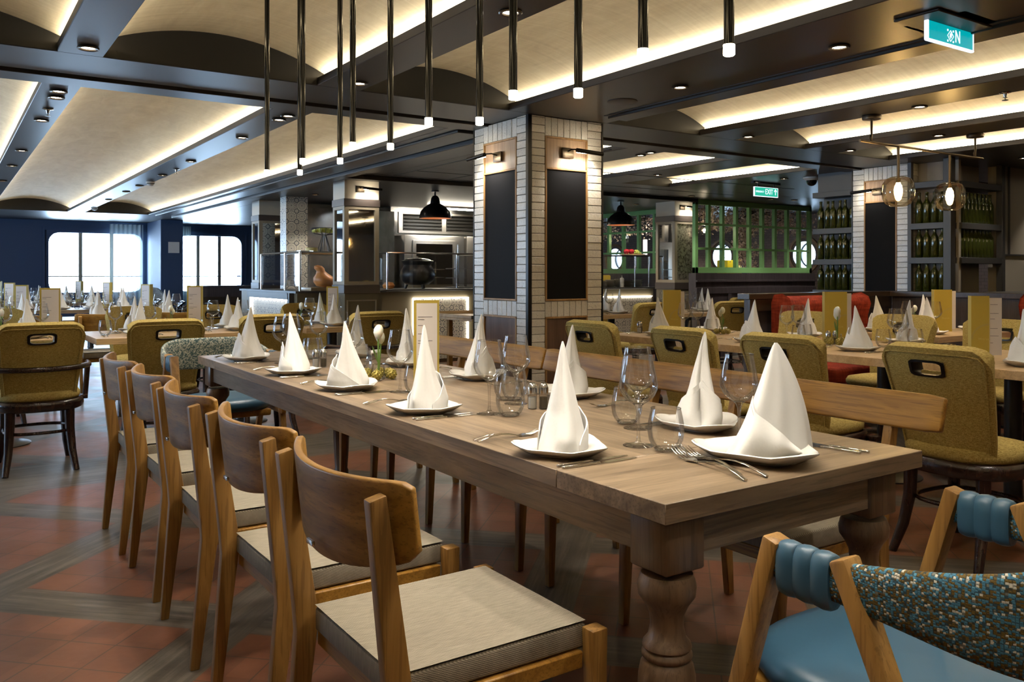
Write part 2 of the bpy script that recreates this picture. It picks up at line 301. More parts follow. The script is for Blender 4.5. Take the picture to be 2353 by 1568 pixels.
# ------------------------------------------------------------------ mesh builder
class MB:
    def __init__(s): s.bm = bmesh.new(); s.mats = []; s.cur = 0; s.uv = None
    def mat(s, name):
        if name not in s.mats: s.mats.append(name)
        s.cur = s.mats.index(name); return s
    def _f(s, vs):
        try: f = s.bm.faces.new(vs); f.material_index = s.cur; return f
        except ValueError: return None
    def box(s, a, b, rot=None, piv=None, taper=None):
        (x0, y0, z0), (x1, y1, z1) = a, b
        co = [(x0, y0, z0), (x1, y0, z0), (x1, y1, z0), (x0, y1, z0), (x0, y0, z1), (x1, y0, z1), (x1, y1, z1), (x0, y1, z1)]
        vs = []
        for c in co:
            v = Vector(c)
            if rot is not None: p = Vector(piv or (0, 0, 0)); v = rot @ (v - p) + p
            vs.append(s.bm.verts.new(v))
        for q in ((3, 2, 1, 0), (4, 5, 6, 7), (0, 1, 5, 4), (1, 2, 6, 5), (2, 3, 7, 6), (3, 0, 4, 7)): s._f([vs[i] for i in q])
        return s
    def bar(s, p0, p1, w0, d0, w1=None, d1=None, up=(0, 0, 1)):
        """square bar from p0 to p1, widths measured along local side and depth"""
        w1 = w0 if w1 is None else w1; d1 = d0 if d1 is None else d1
        p0, p1 = Vector(p0), Vector(p1); t = (p1 - p0).normalized(); u = Vector(up)
        if abs(t.dot(u)) > 0.9: u = Vector((1, 0, 0))
        a = t.cross(u).normalized(); b = a.cross(t).normalized(); vs = []
        for p, w, d in ((p0, w0, d0), (p1, w1, d1)):
            for i, j in ((-1, -1), (1, -1), (1, 1), (-1, 1)): vs.append(s.bm.verts.new(p + a * (i * w / 2) + b * (j * d / 2)))
        for q in ((3, 2, 1, 0), (4, 5, 6, 7), (0, 1, 5, 4), (1, 2, 6, 5), (2, 3, 7, 6), (3, 0, 4, 7)): s._f([vs[i] for i in q])
        return s
    def lathe(s, prof, n=24, c=(0, 0, 0), fn=None, cap0=True, cap1=True):
        rings = []
        for r, z in prof:
            ring = []
            for i in range(n):
                a = 2 * pi * i / n; x, y = r * cos(a), r * sin(a)
                p = Vector((x, y, z)) if fn is None else Vector(fn(r, a, z))
                ring.append(s.bm.verts.new(p + Vector(c)))
            rings.append(ring)
        for k in range(len(rings) - 1):
            A, B = rings[k], rings[k + 1]
            for i in range(n): s._f([A[i], A[(i + 1) % n], B[(i + 1) % n], B[i]])
        if cap0: s._f(list(reversed(rings[0])))
        if cap1: s._f(rings[-1])
        return s
    def tube(s, pts, r, n=10, closed=False, caps=True, flat=1.0):
        pts = [Vector(p) for p in pts]; m = len(pts); rr = r if isinstance(r, (list, tuple)) else [r] * m
        rings = []; prev = None
        for i, p in enumerate(pts):
            if closed: t = (pts[(i + 1) % m] - pts[i - 1]).normalized()
            else: t = (pts[min(i + 1, m - 1)] - pts[max(i - 1, 0)]).normalized()
            if prev is None:
                u = Vector((0, 0, 1)) if abs(t.z) < 0.9 else Vector((1, 0, 0)); a = t.cross(u).normalized()
            else: a = (prev - t * prev.dot(t)).normalized()
            prev = a; b = t.cross(a).normalized()
            rings.append([s.bm.verts.new(p + a * (rr[i] * cos(2 * pi * k / n)) + b * (rr[i] * flat * sin(2 * pi * k / n))) for k in range(n)])
        for i in range(m if closed else m - 1):
            A, B = rings[i], rings[(i + 1) % m]
            for k in range(n): s._f([A[k], A[(k + 1) % n], B[(k + 1) % n], B[k]])
        if caps and not closed: s._f(list(reversed(rings[0]))); s._f(rings[-1])
        return s
    def grid(s, fn, nu, nv, skip=None, closeu=False):
        g = [[s.bm.verts.new(Vector(fn(i / nu, j / nv))) for j in range(nv + 1)] for i in range(nu + (0 if closeu else 1))]
        out = []
        N = len(g)
        for i in range(nu):
            for j in range(nv):
                if skip and skip(i, j): continue
                f = s._f([g[i][j], g[(i + 1) % N][j], g[(i + 1) % N][j + 1], g[i][j + 1]])
                if f: out.append(f)
        return out
    def sphere(s, c, r, n=12, m=8, sc=(1, 1, 1)):
        prof = [(r * sin(pi * (k + 0.02) / (m + 0.04)), -r * cos(pi * (k + 0.02) / (m + 0.04))) for k in range(m + 1)]
        c = Vector(c)
        return s.lathe([(p[0], p[1]) for p in prof], n, c, fn=lambda R_, a, z: (R_ * cos(a) * sc[0], R_ * sin(a) * sc[1], z * sc[2]))
    def prism(s, poly, z0, z1):
        A = [s.bm.verts.new((x, y, z0)) for x, y in poly]; B = [s.bm.verts.new((x, y, z1)) for x, y in poly]; n = len(poly)
        for i in range(n): s._f([A[i], A[(i + 1) % n], B[(i + 1) % n], B[i]])
        s._f(list(reversed(A))); s._f(B); return s
    def solid(s, faces, th):
        bmesh.ops.recalc_face_normals(s.bm, faces=faces)
        bmesh.ops.solidify(s.bm, geom=faces, thickness=th); return s
    def bevel(s, w, seg=2, ang=35):
        s.bm.normal_update()
        es = [e for e in s.bm.edges if len(e.link_faces) == 2 and e.calc_face_angle(0) > radians(ang)]
        if es: bmesh.ops.bevel(s.bm, geom=es, offset=w, segments=seg, affect='EDGES', profile=0.5, clamp_overlap=True)
        return s
    def xf(s, mtx): bmesh.ops.transform(s.bm, matrix=mtx, verts=s.bm.verts); return s
    def build(s, name, mat=None, parent=None, smooth=38, recalc=True, loc=None):
        if mat: s.mats = [mat]; 
        if mat:
            for f in s.bm.faces: f.material_index = 0
        if recalc: bmesh.ops.recalc_face_normals(s.bm, faces=s.bm.faces)
        me = bpy.data.meshes.new(name); s.bm.to_mesh(me); s.bm.free()
        for n in s.mats: me.materials.append(M[n])
        if smooth:
            me.shade_smooth(); me.set_sharp_from_angle(angle=radians(smooth))
        o = bpy.data.objects.new(name, me); COL.objects.link(o)
        if parent is not None: o.parent = parent
        if loc is not None: o.location = loc
        return o

def tag(o, label, cat, group=None, kind=None):
    if label: o['label'] = label
    if cat: o['category'] = cat
    if group: o['group'] = group
    if kind: o['kind'] = kind
    return o
def thing(name, label, cat, loc=(0, 0, 0), rz=0.0, group=None):
    o = bpy.data.objects.new(name, None); COL.objects.link(o); o.empty_display_size = 0.05
    o.location = loc; o.rotation_euler = (0, 0, rz); return tag(o, label, cat, group)
def struct(mb, name, mat=None, parent=None, smooth=None, kind='structure'):
    o = mb.build(name, mat, parent, smooth)
    if parent is None: o['kind'] = kind
    return o
def dup(root, loc, rz=None, label=None, group=None, scale=None):
    r = root.copy(); COL.objects.link(r); r.location = loc
    if rz is not None: r.rotation_euler = (0, 0, rz)
    if label: r['label'] = label
    if group: r['group'] = group
    if scale is not None: r.scale = (scale,) * 3 if isinstance(scale, (int, float)) else scale
    for ch in list(root.children):
        c = ch.copy(); COL.objects.link(c); c.parent = r
        for g in ch.children: d = g.copy(); COL.objects.link(d); d.parent = c
    return r
class Proto:
    """first placement uses the original, later ones copy it"""
    def __init__(s, maker): s.maker = maker; s.o = None
    def __call__(s, loc, rz, label, group=None, scale=None, rot=None):
        if s.o is None:
            s.o = s.maker(); o = s.o; o.location = loc; o.rotation_euler = (0, 0, rz); o['label'] = label
            if group: o['group'] = group
            if scale is not None: o.scale = (scale,) * 3 if isinstance(scale, (int, float)) else scale
        else:
            o = dup(s.o, loc, rz, label, group, scale if scale is not None else (1, 1, 1))
        if rot is not None: o.rotation_euler = rot
        return o
def text_mesh(body, size, name, mat, parent, mtx, extrude=0.0006, align='CENTER', sx=1.0):
    cu = bpy.data.curves.new(name, 'FONT'); cu.body = body; cu.size = size; cu.align_x = align; cu.align_y = 'CENTER'; cu.extrude = extrude; cu.resolution_u = 3
    t = bpy.data.objects.new(name, cu); COL.objects.link(t); bpy.context.view_layer.update()
    me = bpy.data.meshes.new_from_object(t.evaluated_get(bpy.context.evaluated_depsgraph_get())); COL.objects.unlink(t); bpy.data.objects.remove(t)
    me.transform(Matrix.Scale(sx, 4, (1, 0, 0))); me.transform(mtx); me.materials.clear(); me.materials.append(M[mat])
    o = bpy.data.objects.new(name, me); COL.objects.link(o); o.parent = parent; return o
def spot(name, loc, power, size=100, blend=0.6, col=(1.0, 0.91, 0.78), parent=None, aim=None, r=0.02):
    l = bpy.data.lights.new(name, 'SPOT'); l.energy = power; l.spot_size = radians(size); l.spot_blend = blend; l.color = col; l.shadow_soft_size = r
    o = bpy.data.objects.new(name, l); COL.objects.link(o); o.location = loc
    if aim is not None: o.rotation_euler = (Vector(aim) - Vector(loc)).to_track_quat('-Z', 'Y').to_euler()
    if parent is not None: o.parent = parent
    return o
def point(name, loc, power, col=(1.0, 0.7, 0.4), parent=None, r=0.02):
    l = bpy.data.lights.new(name, 'POINT'); l.energy = power; l.color = col; l.shadow_soft_size = r
    o = bpy.data.objects.new(name, l); COL.objects.link(o); o.location = loc
    if parent is not None: o.parent = parent
    return o
# ================================================================== THE ROOM
CZ = 2.30
m = MB(); m.box((-4.2, -3.2, -0.1), (14.2, 19.6, 0)); struct(m, 'floor', 'floor_tiles')
m = MB(); m.box((-4.2, -3.2, 2.75), (14.2, 19.6, 2.85)); struct(m, 'ceiling', 'beam_dark')

# vault bays: (x0, x1) openings at beam underside
NV = [(-2.30, -1.15), (-0.92, 0.465), (0.67, 1.79), (2.06, 3.115), (3.97, 4.915), (5.31, 6.21), (6.65, 7.47)]
FV = [(-2.30, -1.15, 16.45), (-0.92, 0.468, 16.45), (0.67, 1.80, 16.45), (2.07, 3.117, 16.45), (3.97, 4.90, 6.45), (5.33, 6.215, 7.62), (6.72, 7.50, 7.62)]
NY0, NY1, FY0 = -3.0, 4.66, 5.41
n_trim = [0]
def trim(mb, mat=None, smooth=None, bev=0.0):
    n_trim[0] += 1
    if bev: mb.bevel(bev, 1)
    return struct(mb, 'trim_%d' % n_trim[0], mat, None, smooth)
LIP = 0.045; SH = 0.075   # lip height, shelf depth
def vault(x0, x1, y0, y1, k):
    xa, xb = x0 - SH, x1 + SH; zs = CZ + LIP + 0.005; rise = 0.155 if x1 - x0 > 1 else 0.14
    w = (xb - xa) / 2; Rr = (w * w + rise * rise) / (2 * rise); cx = (xa + xb) / 2; a0 = math.asin(w / Rr)
    m = MB(); fs = m.grid(lambda u, v: (cx + Rr * sin(-a0 + 2 * a0 * u), y0 + (y1 - y0) * v, zs + rise - Rr + Rr * cos(-a0 + 2 * a0 * u)), 28, max(2, int((y1 - y0) / 1.5)))
    o = trim(m, 'vault_plaster', 60)
    # end lunettes
    for y, s in ((y0, 1), (y1, -1)):
        if k == 'near' and s == 1: continue
        m = MB(); pts = [(cx + Rr * sin(-a0 + 2 * a0 * i / 24), zs + rise - Rr + Rr * cos(-a0 + 2 * a0 * i / 24) + 0.01) for i in range(25)]
        A = [m.bm.verts.new((x, y, CZ + 0.002)) for x, z in pts]; B = [m.bm.verts.new((x, y, z)) for x, z in pts]
        for i in range(24): m._f([A[i], A[i + 1], B[i + 1], B[i]])
        f = m.bm.faces[:]; m.solid(f, 0.01); trim(m, 'lunette')
    # LED strips lying on both shelves
    n_led[0] += 1
    for xx in (x0 - 0.035, x1 + 0.035):
        m = MB(); m.box((xx - 0.008, y0 + 0.03, CZ + LIP - 0.002), (xx + 0.008, y1 - 0.03, CZ + LIP + 0.006))
        o = m.build('cove_light_strip', 'led', None, None)
        side = 'right' if xx > x0 + .1 else 'left'
        tag(o, 'glowing white cove strip, %s edge of %s' % (side, VN[(k, x0)]), 'light strip', 'cove light strips'); 
VN = {}
nm = ['vault out at the far left', 'left-hand vault', 'second vault from the left', 'vault above the long table', 'vault beside the brick column', 'vault above the globe pendant', 'rightmost vault']
for i, v in enumerate(NV): VN[('near', v[0])] = 'near ' + nm[i]
for i, v in enumerate(FV): VN[('far', v[0])] = 'far ' + nm[i]
n_led = [0]
for x0, x1 in NV: vault(x0, x1, NY0, NY1, 'near')
for x0, x1, y1 in FV: vault(x0, x1, FY0, y1, 'far')
def slab(x0, x1, y0, y1, cutx=0.0):
    """beam soffit between two vault openings with lips"""
    m = MB(); m.box((x0, y0, CZ), (x1, y1, CZ + LIP)); return trim(m, 'beam', None, 0.003)
def core(x0, x1, y0, y1):
    if x1 - x0 > 0.02:
        m = MB(); m.box((x0, y0, CZ + LIP), (x1, y1, 2.75)); trim(m, 'beam_dark')
xs = [-4.0] + [c for v in NV for c in v] + [14.0]
for i in range(0, len(xs), 2):
    slab(xs[i], xs[i + 1], NY0, NY1); core(xs[i] + SH, xs[i + 1] - SH, NY0, NY1)
xf = [-4.0] + [c for v in FV[:4] for c in v[:2]] + [3.97]
for i in range(0, len(xf) - 1, 2):
    slab(xf[i], xf[i + 1], FY0, 16.45); core(xf[i] + SH, xf[i + 1] - SH, FY0, 16.45)
slab(4.90, 5.33, FY0, 7.62); slab(6.215, 6.72, FY0, 7.62); slab(7.50, 14.0, FY0, 7.62); slab(3.97, 4.90, 6.45, 7.62)
slab(3.97, 14.0, 7.62, 16.45); slab(-4.0, 14.0, 16.45, 19.3)
core(4.90 + SH, 5.33 - SH, FY0, 7.62); core(6.215 + SH, 6.72 - SH, FY0, 7.62); core(7.5 + SH, 14, FY0, 7.62); core(4.05, 14, 7.62, 16.45); core(-4, 14, 16.46, 19.3)
# cross beam with its dark slot
m = MB(); m.box((-4, NY1, CZ), (14, 5.15, CZ + LIP)); trim(m, 'beam', None, .003)
m = MB(); m.box((-4, 5.20, CZ - 0.012), (14, FY0, CZ + LIP)); trim(m, 'beam', None, .003)
m = MB(); m.box((-4, NY1 + 0.01, CZ + LIP), (14, FY0 - 0.01, 2.75)); trim(m, 'beam_dark')
# slot in the wide longitudinal beam (dark recessed strip under it)
m = MB(); m.box((3.80, -3.0, CZ - 0.018), (3.97, 4.45, CZ)); trim(m, 'beam', None, .003)
m = MB(); m.box((3.765, -3.0, CZ - 0.003), (3.80, 4.45, CZ + 0.001)); trim(m, 'beam_dark')
m = MB(); m.box((3.22, 5.5, CZ - 0.02), (3.46, 16.4, CZ)); trim(m, 'beam', None, .003)
m = MB(); m.box((3.46, 5.5, CZ - 0.003), (3.50, 16.4, CZ + 0.001)); trim(m, 'beam_dark')
m = MB(); m.box((3.50, 5.5, CZ - 0.05), (3.62, 16.4, CZ)); trim(m, 'beam', None, .003)
m = MB(); m.box((3.62, 8.55, CZ - 0.05), (9.0, 8.67, CZ)); trim(m, 'beam', None, .003)
m = MB(); m.box((3.66, 8.42, CZ - 0.003), (9.0, 8.46, CZ + .001)); trim(m, 'beam_dark')
for y in (6.9, 7.9): 
    m = MB(); m.box((4.1, y, CZ - 0.003), (9.0, y + .03, CZ + .001)); trim(m, 'beam_dark')
for x in (4.1, 4.8):
    m = MB(); m.box((x, 5.6, CZ - 0.003), (x + .03, 8.4, CZ + .001)); trim(m, 'beam_dark')

# ------------------------------------------------------------------ walls and windows
def wall_with_holes(name, axis, pos, th, a0, a1, z0, z1, holes, mat):
    """wall in plane axis=pos, thickness th away from the room; holes: list of polygons (a, z)"""
    me = MB(); bm = me.bm
    outer = [(a0, z0), (a1, z0), (a1, z1), (a0, z1)]
    def P(a, z, d): return (a, pos + d, z) if axis == 'y' else (pos + d, a, z)
    edges = []
    def loop(pts):
        vs = [bm.verts.new(P(a, z, 0)) for a, z in pts]
        for i in range(len(vs)): edges.append(bm.edges.new((vs[i], vs[(i + 1) % len(vs)])))
    loop(outer)
    for h in holes: loop(h)
    bmesh.ops.triangle_fill(bm, use_beauty=True, use_dissolve=False, edges=edges)
    # drop faces inside holes
    def inside(p, poly):
        c = False; n = len(poly)
        for i in range(n):
            (x1, y1), (x2, y2) = poly[i], poly[(i + 1) % n]
            if (y1 > p[1]) != (y2 > p[1]) and p[0] < (x2 - x1) * (p[1] - y1) / (y2 - y1) + x1: c = not c
        return c
    kill = []
    for f in bm.faces:
        c = f.calc_center_median(); p = (c.x, c.z) if axis == 'y' else (c.y, c.z)
        if any(inside(p, h) for h in holes): kill.append(f)
    bmesh.ops.delete(bm, geom=kill, context='FACES')
    d = Vector((0, th, 0)) if axis == 'y' else Vector((th, 0, 0))
    r = bmesh.ops.extrude_face_region(bm, geom=bm.faces[:])
    bmesh.ops.translate(bm, vec=d, verts=[v for v in r['geom'] if isinstance(v, bmesh.types.BMVert)])
    return struct(me, name, mat)
def rrect(x0, x1, z0, z1, r, n=6):
    pts = []
    for cx, cz, a in ((x1 - r, z0 + r, -pi / 2), (x1 - r, z1 - r, 0), (x0 + r, z1 - r, pi / 2), (x0 + r, z0 + r, pi)):
        for i in range(n + 1): pts.append((cx + r * cos(a + pi / 2 * i / n), cz + r * sin(a + pi / 2 * i / n)))
    return pts
WIN = [(-1.7, 0.28), (1.77, 3.52), (4.22, 5.60)]
holes = [rrect(a, b, 0.84, 2.06, 0.2) for a, b in WIN]
wall_with_holes('wall_far', 'y', 19.2, 0.35, -4.1, 14.1, 0, 2.75, holes, 'navy')
for i, (a, b) in enumerate(WIN):
    t = bpy.data.objects.new('window_%d' % (i + 1), None); COL.objects.link(t); t.location = ((a + b) / 2, 19.3, 1.5); t['kind'] = 'structure'
    m = MB(); n = 2
    for k in (1, 2):
        x = a + (b - a) * k / 3; m.box((x - 0.034 - (a + b) / 2, 0.0, -0.66), (x + 0.034 - (a + b) / 2, 0.06, 0.56))
    m.box((a - (a + b) / 2, 0.02, -0.36 + 0.02), (b - (a + b) / 2, 0.05, -0.34 + 0.02)); m.build('window_frame', 'greige', t, None)
    m = MB(); w = (b - a) / 2 + 0.12
    for q in (((-w, -0.13, 0.60), (w, -0.03, 0.66)), ((-w, -0.13, -0.76), (w, -0.03, -0.70)), ((-w, -0.13, -0.70), (-w + .05, -0.03, 0.60)), ((w - .05, -0.13, -0.70), (w, -0.03, 0.60))): m.box(*q)
    m.build('window_surround', 'navy', t, None)
    m = MB(); m.box((a - (a + b) / 2, 0.10, -0.66), (b - (a + b) / 2, 0.106, 0.57)); m.build('window_pane', 'thin_glass', t, None)
    l = bpy.data.lights.new('window_portal', 'AREA'); l.shape = 'RECTANGLE'; l.size = b - a; l.size_y = 1.1; l.cycles.is_portal = True
    o = bpy.data.objects.new('window_portal', l); COL.objects.link(o); o.location = ((a + b) / 2, 19.62, 1.52); o.rotation_euler = (-pi / 2, 0, 0)
PORT = [9.75, 11.7, 13.35, 14.95]
def circ(c, z, r, n=28): return [(c + r * cos(2 * pi * i / n), z + r * sin(2 * pi * i / n)) for i in range(n)]
wall_with_holes('wall_right', 'x', 13.0, 0.40, -3.1, 19.6, 0, 2.75, [circ(y, 1.57, 0.25) for y in PORT], 'brick_wall')
for i, y in enumerate(PORT):
    t = bpy.data.objects.new('window_%d' % (i + 4), None); COL.objects.link(t); t.location = (13, y, 1.57); t['kind'] = 'structure'
    def ringm(name, r0, r1, x0, x1, mat):
        m = MB(); N = 32; rings = []
        for r, x in ((r0, x0), (r1, x0), (r1, x1), (r0, x1)): rings.append([m.bm.verts.new((x, r * cos(2 * pi * k / N), r * sin(2 * pi * k / N))) for k in range(N)])
        for q in range(4):
            for k in range(N): m._f([rings[q][k], rings[q][(k + 1) % N], rings[(q + 1) % 4][(k + 1) % N], rings[(q + 1) % 4][k]])
        m.build(name, mat, t)
    ringm('reveal', 0.240, 0.249, -0.01, 0.39, 'plastic_white'); ringm('porthole_rim', 0.215, 0.241, 0.20, 0.24, 'dark_metal'); ringm('arched_trim', 0.30, 0.345, -0.03, 0.0, 'frame_wood')
    l = bpy.data.lights.new('window_portal', 'AREA'); l.shape = 'DISK'; l.size = 0.5; l.cycles.is_portal = True
    o = bpy.data.objects.new('window_portal', l); COL.objects.link(o); o.location = (13.45, y, 1.57); o.rotation_euler = (0, pi / 2, 0)
LW = [(7.4, 8.9), (10.6, 12.1), (13.8, 15.3)]  # unseen side windows, added for blue daylight on the ceiling beams
wall_with_holes('wall_left', 'x', -4.0, -0.2, -3.1, 19.4, 0, 2.75, [rrect(a, b, 0.95, 2.06, 0.2) for a, b in LW], 'navy')
for i, (a, b) in enumerate(LW):
    t = bpy.data.objects.new('window_%d' % (i + 8), None); COL.objects.link(t); t.location = (-4.1, (a + b) / 2, 1.5); t['kind'] = 'structure'
    m = MB()
    for k in (1, 2): y = (b - a) * (k / 3 - .5); m.box((-.03, y - .022, -.55), (.03, y + .022, .56))
    m.build('window_frame', 'greige', t, None)
    l = bpy.data.lights.new('window_portal', 'AREA'); l.shape = 'RECTANGLE'; l.size = 1.1; l.size_y = b - a; l.cycles.is_portal = True
    o = bpy.data.objects.new('window_portal', l); COL.objects.link(o); o.location = (-4.25, (a + b) / 2, 1.5); o.rotation_euler = (0, -pi / 2, 0)
m = MB(); m.box((-4.0, -3.2, 0), (13, -3.0, 2.75)); struct(m, 'wall_near', 'grey_wall')
# boxed pillar beside the far windows
m = MB(); m.box((3.60, 17.8, 0), (4.02, 19.2, CZ)); m.bevel(.004, 1); o = m.build('boxed_pillar', 'navy'); tag(o, 'dark blue boxed pillar between the two bright windows', 'pillar', None, 'structure')
m = MB(); m.box((3.74, 17.785, 1.64), (3.95, 17.8, 1.86)); o = m.build('wall_notice', 'paper'); tag(o, 'pale square notice on the dark blue pillar', 'notice')
# curtains
def curtain(x0, x1, label, mat='sheer_cloth'):
    m = MB(); fs = m.grid(lambda u, v: (x0 + (x1 - x0) * u, 19.02 + 0.035 * sin(u * 46 + v * 0.5) + 0.01 * sin(u * 17), 0.30 + 1.95 * v), 90, 6)
    o = m.build('sheer_curtain', mat, None, 60); tag(o, label, 'curtain')
curtain(2.86, 3.50, 'sheer pale curtain at right side of the left window'); curtain(4.10, 4.46, 'sheer pale curtain at left side of the right-hand window')
# panelled wall right of shelf
m = MB(); m.box((8.80, 4.28, 0), (13.0, 4.40, 2.3)); struct(m, 'wall_partition', 'grey_wall')
m = MB(); m.box((8.80, 4.262, 1.40), (13.0, 4.279, 1.415)); m.box((8.95, 4.262, 1.415), (8.965, 4.279, 2.3)); struct(m, 'trim_90', 'shelf_grey')

# ================================================================== RECESSED LIGHTS
DL_ = [(0.572, 5.645), (0.579, 5.85), (0.579, 6.775), (0.578, 8.53), (0.579, 9.77), (0.579, 11.4), (1.963, 4.46), (1.959, 5.82), (1.962, 5.645), (1.97, 6.743), (1.98, 8.44), (2.0, 9.79), (2.0, 11.1), (2.0, 12.0), (2.0, 13.4), (3.57, 6.67), (3.585, 6.53),
       (5.264, 4.47), (6.592, 4.47), (5.273, 5.717), (5.234, 5.545), (6.724 - .25, 6.749), (0.58, 4.486), (3.547, 2.465), (3.547, 3.511), (5.243, 3.052), (0.57, 3.0), (1.95, 2.9), (1.95, 1.2), (0.57, 1.5), (3.547, 1.2), (3.55, 0.1), (1.95, 0.1), (0.57, 0.1), (5.26, 1.6), (6.42, 2.6), (6.45, 3.6), (7.9, 6.2), (7.9, 6.6), (4.5, 7.3), (6.0, 9.6), (4.6, 9.9), (4.2, 11.0), (8.6, 8.3), (-0.4 - .62, 7.5), (-1.03, 9.5), (10.5, 9.9), (11.2, 7.0), (9.9, 8.0), (11.3, 8.0), (11.5, 9.7), (8.9, 9.75), (10.4, 10.9), (12.2, 10.4), (9.6, 6.9), (9.6, 3.9), (8.35, 3.85), (10.3, 7.9), (3.4, 14.5), (5.0, 13.0), (12.3, 12.5)]  # several far right entries added to brighten the lattice, shelf, boxes and plates
def mk_dl():
    t = thing('recessed_downlight', '', 'ceiling light')
    m = MB(); m.lathe([(0.030, 0.0), (0.048, -0.002), (0.050, -0.007), (0.046, -0.012), (0.034, -0.010), (0.030, 0.0)], 24, cap0=False, cap1=False); m.build('trim_ring', 'bronze', t)
    m = MB(); m.lathe([(0.001, -0.004), (0.031, -0.004)], 24, cap0=True, cap1=False); m.build('lens', 'lens', t); return t
dl = Proto(mk_dl)
POS = ['nearest the camera', 'second from the camera', 'third from the camera', 'fourth from the camera', 'fifth from the camera', 'sixth from the camera', 'seventh from the camera', 'eighth from the camera', 'ninth from the camera', 'tenth from the camera', 'eleventh from the camera', 'twelfth from the camera', 'thirteenth from the camera', 'fourteenth from the camera', 'fifteenth from the camera', 'sixteenth from the camera', 'farthest from the camera']
def lane(x):
    if x < 0: return 'the beam at the far left'
    if x < 1: return 'the left-hand ceiling beam'
    if x < 2.5: return 'the beam above the long table'
    if x < 4: return 'the wide beam before the column'
    if x < 5: return 'the soffit behind the brick column'
    if x < 5.6: return 'the beam above the globe pendant'
    if x < 7.4: return 'the right-hand ceiling beam'
    return 'the far right soffit with added lights'
lanes = {}
for p in sorted(DL_, key=lambda p: (p[1], p[0])): lanes.setdefault(lane(p[0]), []).append(p)
for ln, ps in lanes.items():
    for i, (x, y) in enumerate(ps):
        dl((x, y, CZ), 0, 'small round downlight in %s, %s' % (ln, POS[i]), 'recessed downlights')
        pw = SPOT * (1.0 if y < 8 else 1.3)
        spot('spot_lamp', (x, y, CZ - 0.02), pw, 95, 0.7, aim=(x, y, 0))
# ================================================================== ROD PENDANTS OVER THE LONG TABLE
ROW_A = [3.66, 3.22, 2.73, 2.18, 1.74, 1.27]; ROW_B = [3.58, 3.13, 2.68, 2.09, 1.63, 1.15]
ZT = 1.645
def mk_pend():
    t = thing('rod_pendant', '', 'pendant lamp')
    m = MB(); m.lathe([(0.0105, 0.022), (0.0105, 0.848)], 16); m.build('rod', 'black_gloss', t)
    m = MB(); m.lathe([(0.009, 0.0), (0.0115, 0.002), (0.0115, 0.022)], 16); m.build('glowing_tip', 'tip', t); return t
pd = Proto(mk_pend)
for nm_, xx, row in (('left', 1.178, ROW_A), ('right', 1.297, ROW_B)):
    for i, y in enumerate(reversed(row)):
        pd((xx, y, ZT), 0, 'black rod pendant with glowing tip, %s row, %s' % (nm_, POS[i]), 'rod pendants over the long table')
        spot('pendant_spot', (xx, y, ZT - 0.012), PEND, 110, 0.8, aim=(xx + 0.02, y, 0))
        point('pendant_glow', (xx, y, ZT - 0.012), 0.5, (1.0, 0.85, 0.6), r=0.012)
m = MB(); m.box((1.12, 1.0, 2.485), (1.36, 3.8, 2.50)); m.bevel(.003, 1); o = m.build('pendant_ceiling_plate', 'black_gloss'); tag(o, 'long black ceiling plate the rod pendants hang from', 'ceiling plate')

# ================================================================== BRICK COLUMNS
def column(x0, y0, wx, wy, label, zt=CZ, faces='nw'):
    t = thing('brick_column', label, 'column', (x0, y0, 0)); t['kind'] = 'structure'
    m = MB(); m.box((0.012, 0.012, 0), (wx - 0.012, wy - 0.012, zt)); m.build('core', 'grout', t, None)
    bh = 0.0533; sw = 0.115; rnd = random.Random(3)
    for face in faces:
        L = wx if face == 'n' else wy
        def put(mb, a0, a1, d0, d1, z0, z1):
            if face == 'n': mb.box((a0, d0, z0), (a1, d1, z1))
            else: mb.box((d0, a0, z0), (d1, a1, z1))
        m = MB(); g = 0.003
        n = int(zt / bh)
        for k in range(n + 1):
            z0 = k * bh; z1 = min(zt, z0 + bh - g)
            if z1 <= z0: continue
            for a0, a1 in ((0.028, 0.028 + sw), (L - 0.028 - sw, L - 0.012)):
                d = rnd.uniform(-0.0025, 0.0015); put(m, a0, a1 - g, d, 0.02, z0, z1)
        ia, ib = 0.028 + sw, L - 0.028 - sw; ns = 7
        for zz0, zz1 in ((2.168, zt), (0.917, 1.026)):
            for k in range(ns):
                a = ia + (ib - ia) * k / ns; d = rnd.uniform(-0.0025, 0.0015); put(m, a, a + (ib - ia) / ns - g, d, 0.02, zz0, zz1 - g)
        m.bevel(0.0025, 1, 60); m.build('glazed_bricks', 'glazed_brick', t, None)
        m = MB(); put(m, -0.002, 0.026, -0.003, 0.02, 0, zt); put(m, L - 0.012, L, -0.002, 0.02, 0, zt); m.build('corner_strip', 'dark_metal', t, None)
        m = MB(); put(m, ia, ib, 0.008, 0.02, 1.945, 2.168); m.build('upper_panel', 'panel_wood', t, None)
        m = MB(); put(m, ia, ib, 0.008, 0.02, 0.0, 0.915); m.build('lower_panel', 'walnut', t, None)
        m = MB(); put(m, ia + .01, ib - .01, 0.007, 0.02, 1.035, 1.94); m.build('chalkboard', 'chalkboard', t, None)
        m = MB(); fw = 0.013
        for z0, z1 in ((1.026, 1.039), (1.938, 1.952), (2.155, 2.168), (0.903, 0.917)): put(m, ia, ib, -0.004, 0.012, z0, z1)
        for a in (ia, ib - fw):
            put(m, a, a + fw, -0.004, 0.012, 1.03, 2.165); put(m, a, a + fw, -0.004, 0.012, 0.0, 0.915)
        m.bevel(.002, 1); m.build('panel_frame', 'frame_wood', t, None)
    return t
column(3.30, 4.69, 0.66, 0.715, 'near white glazed brick column with chalkboard panels')
column(7.86, 4.67, 0.30, 0.645, 'far white brick column between the bottle shelves')
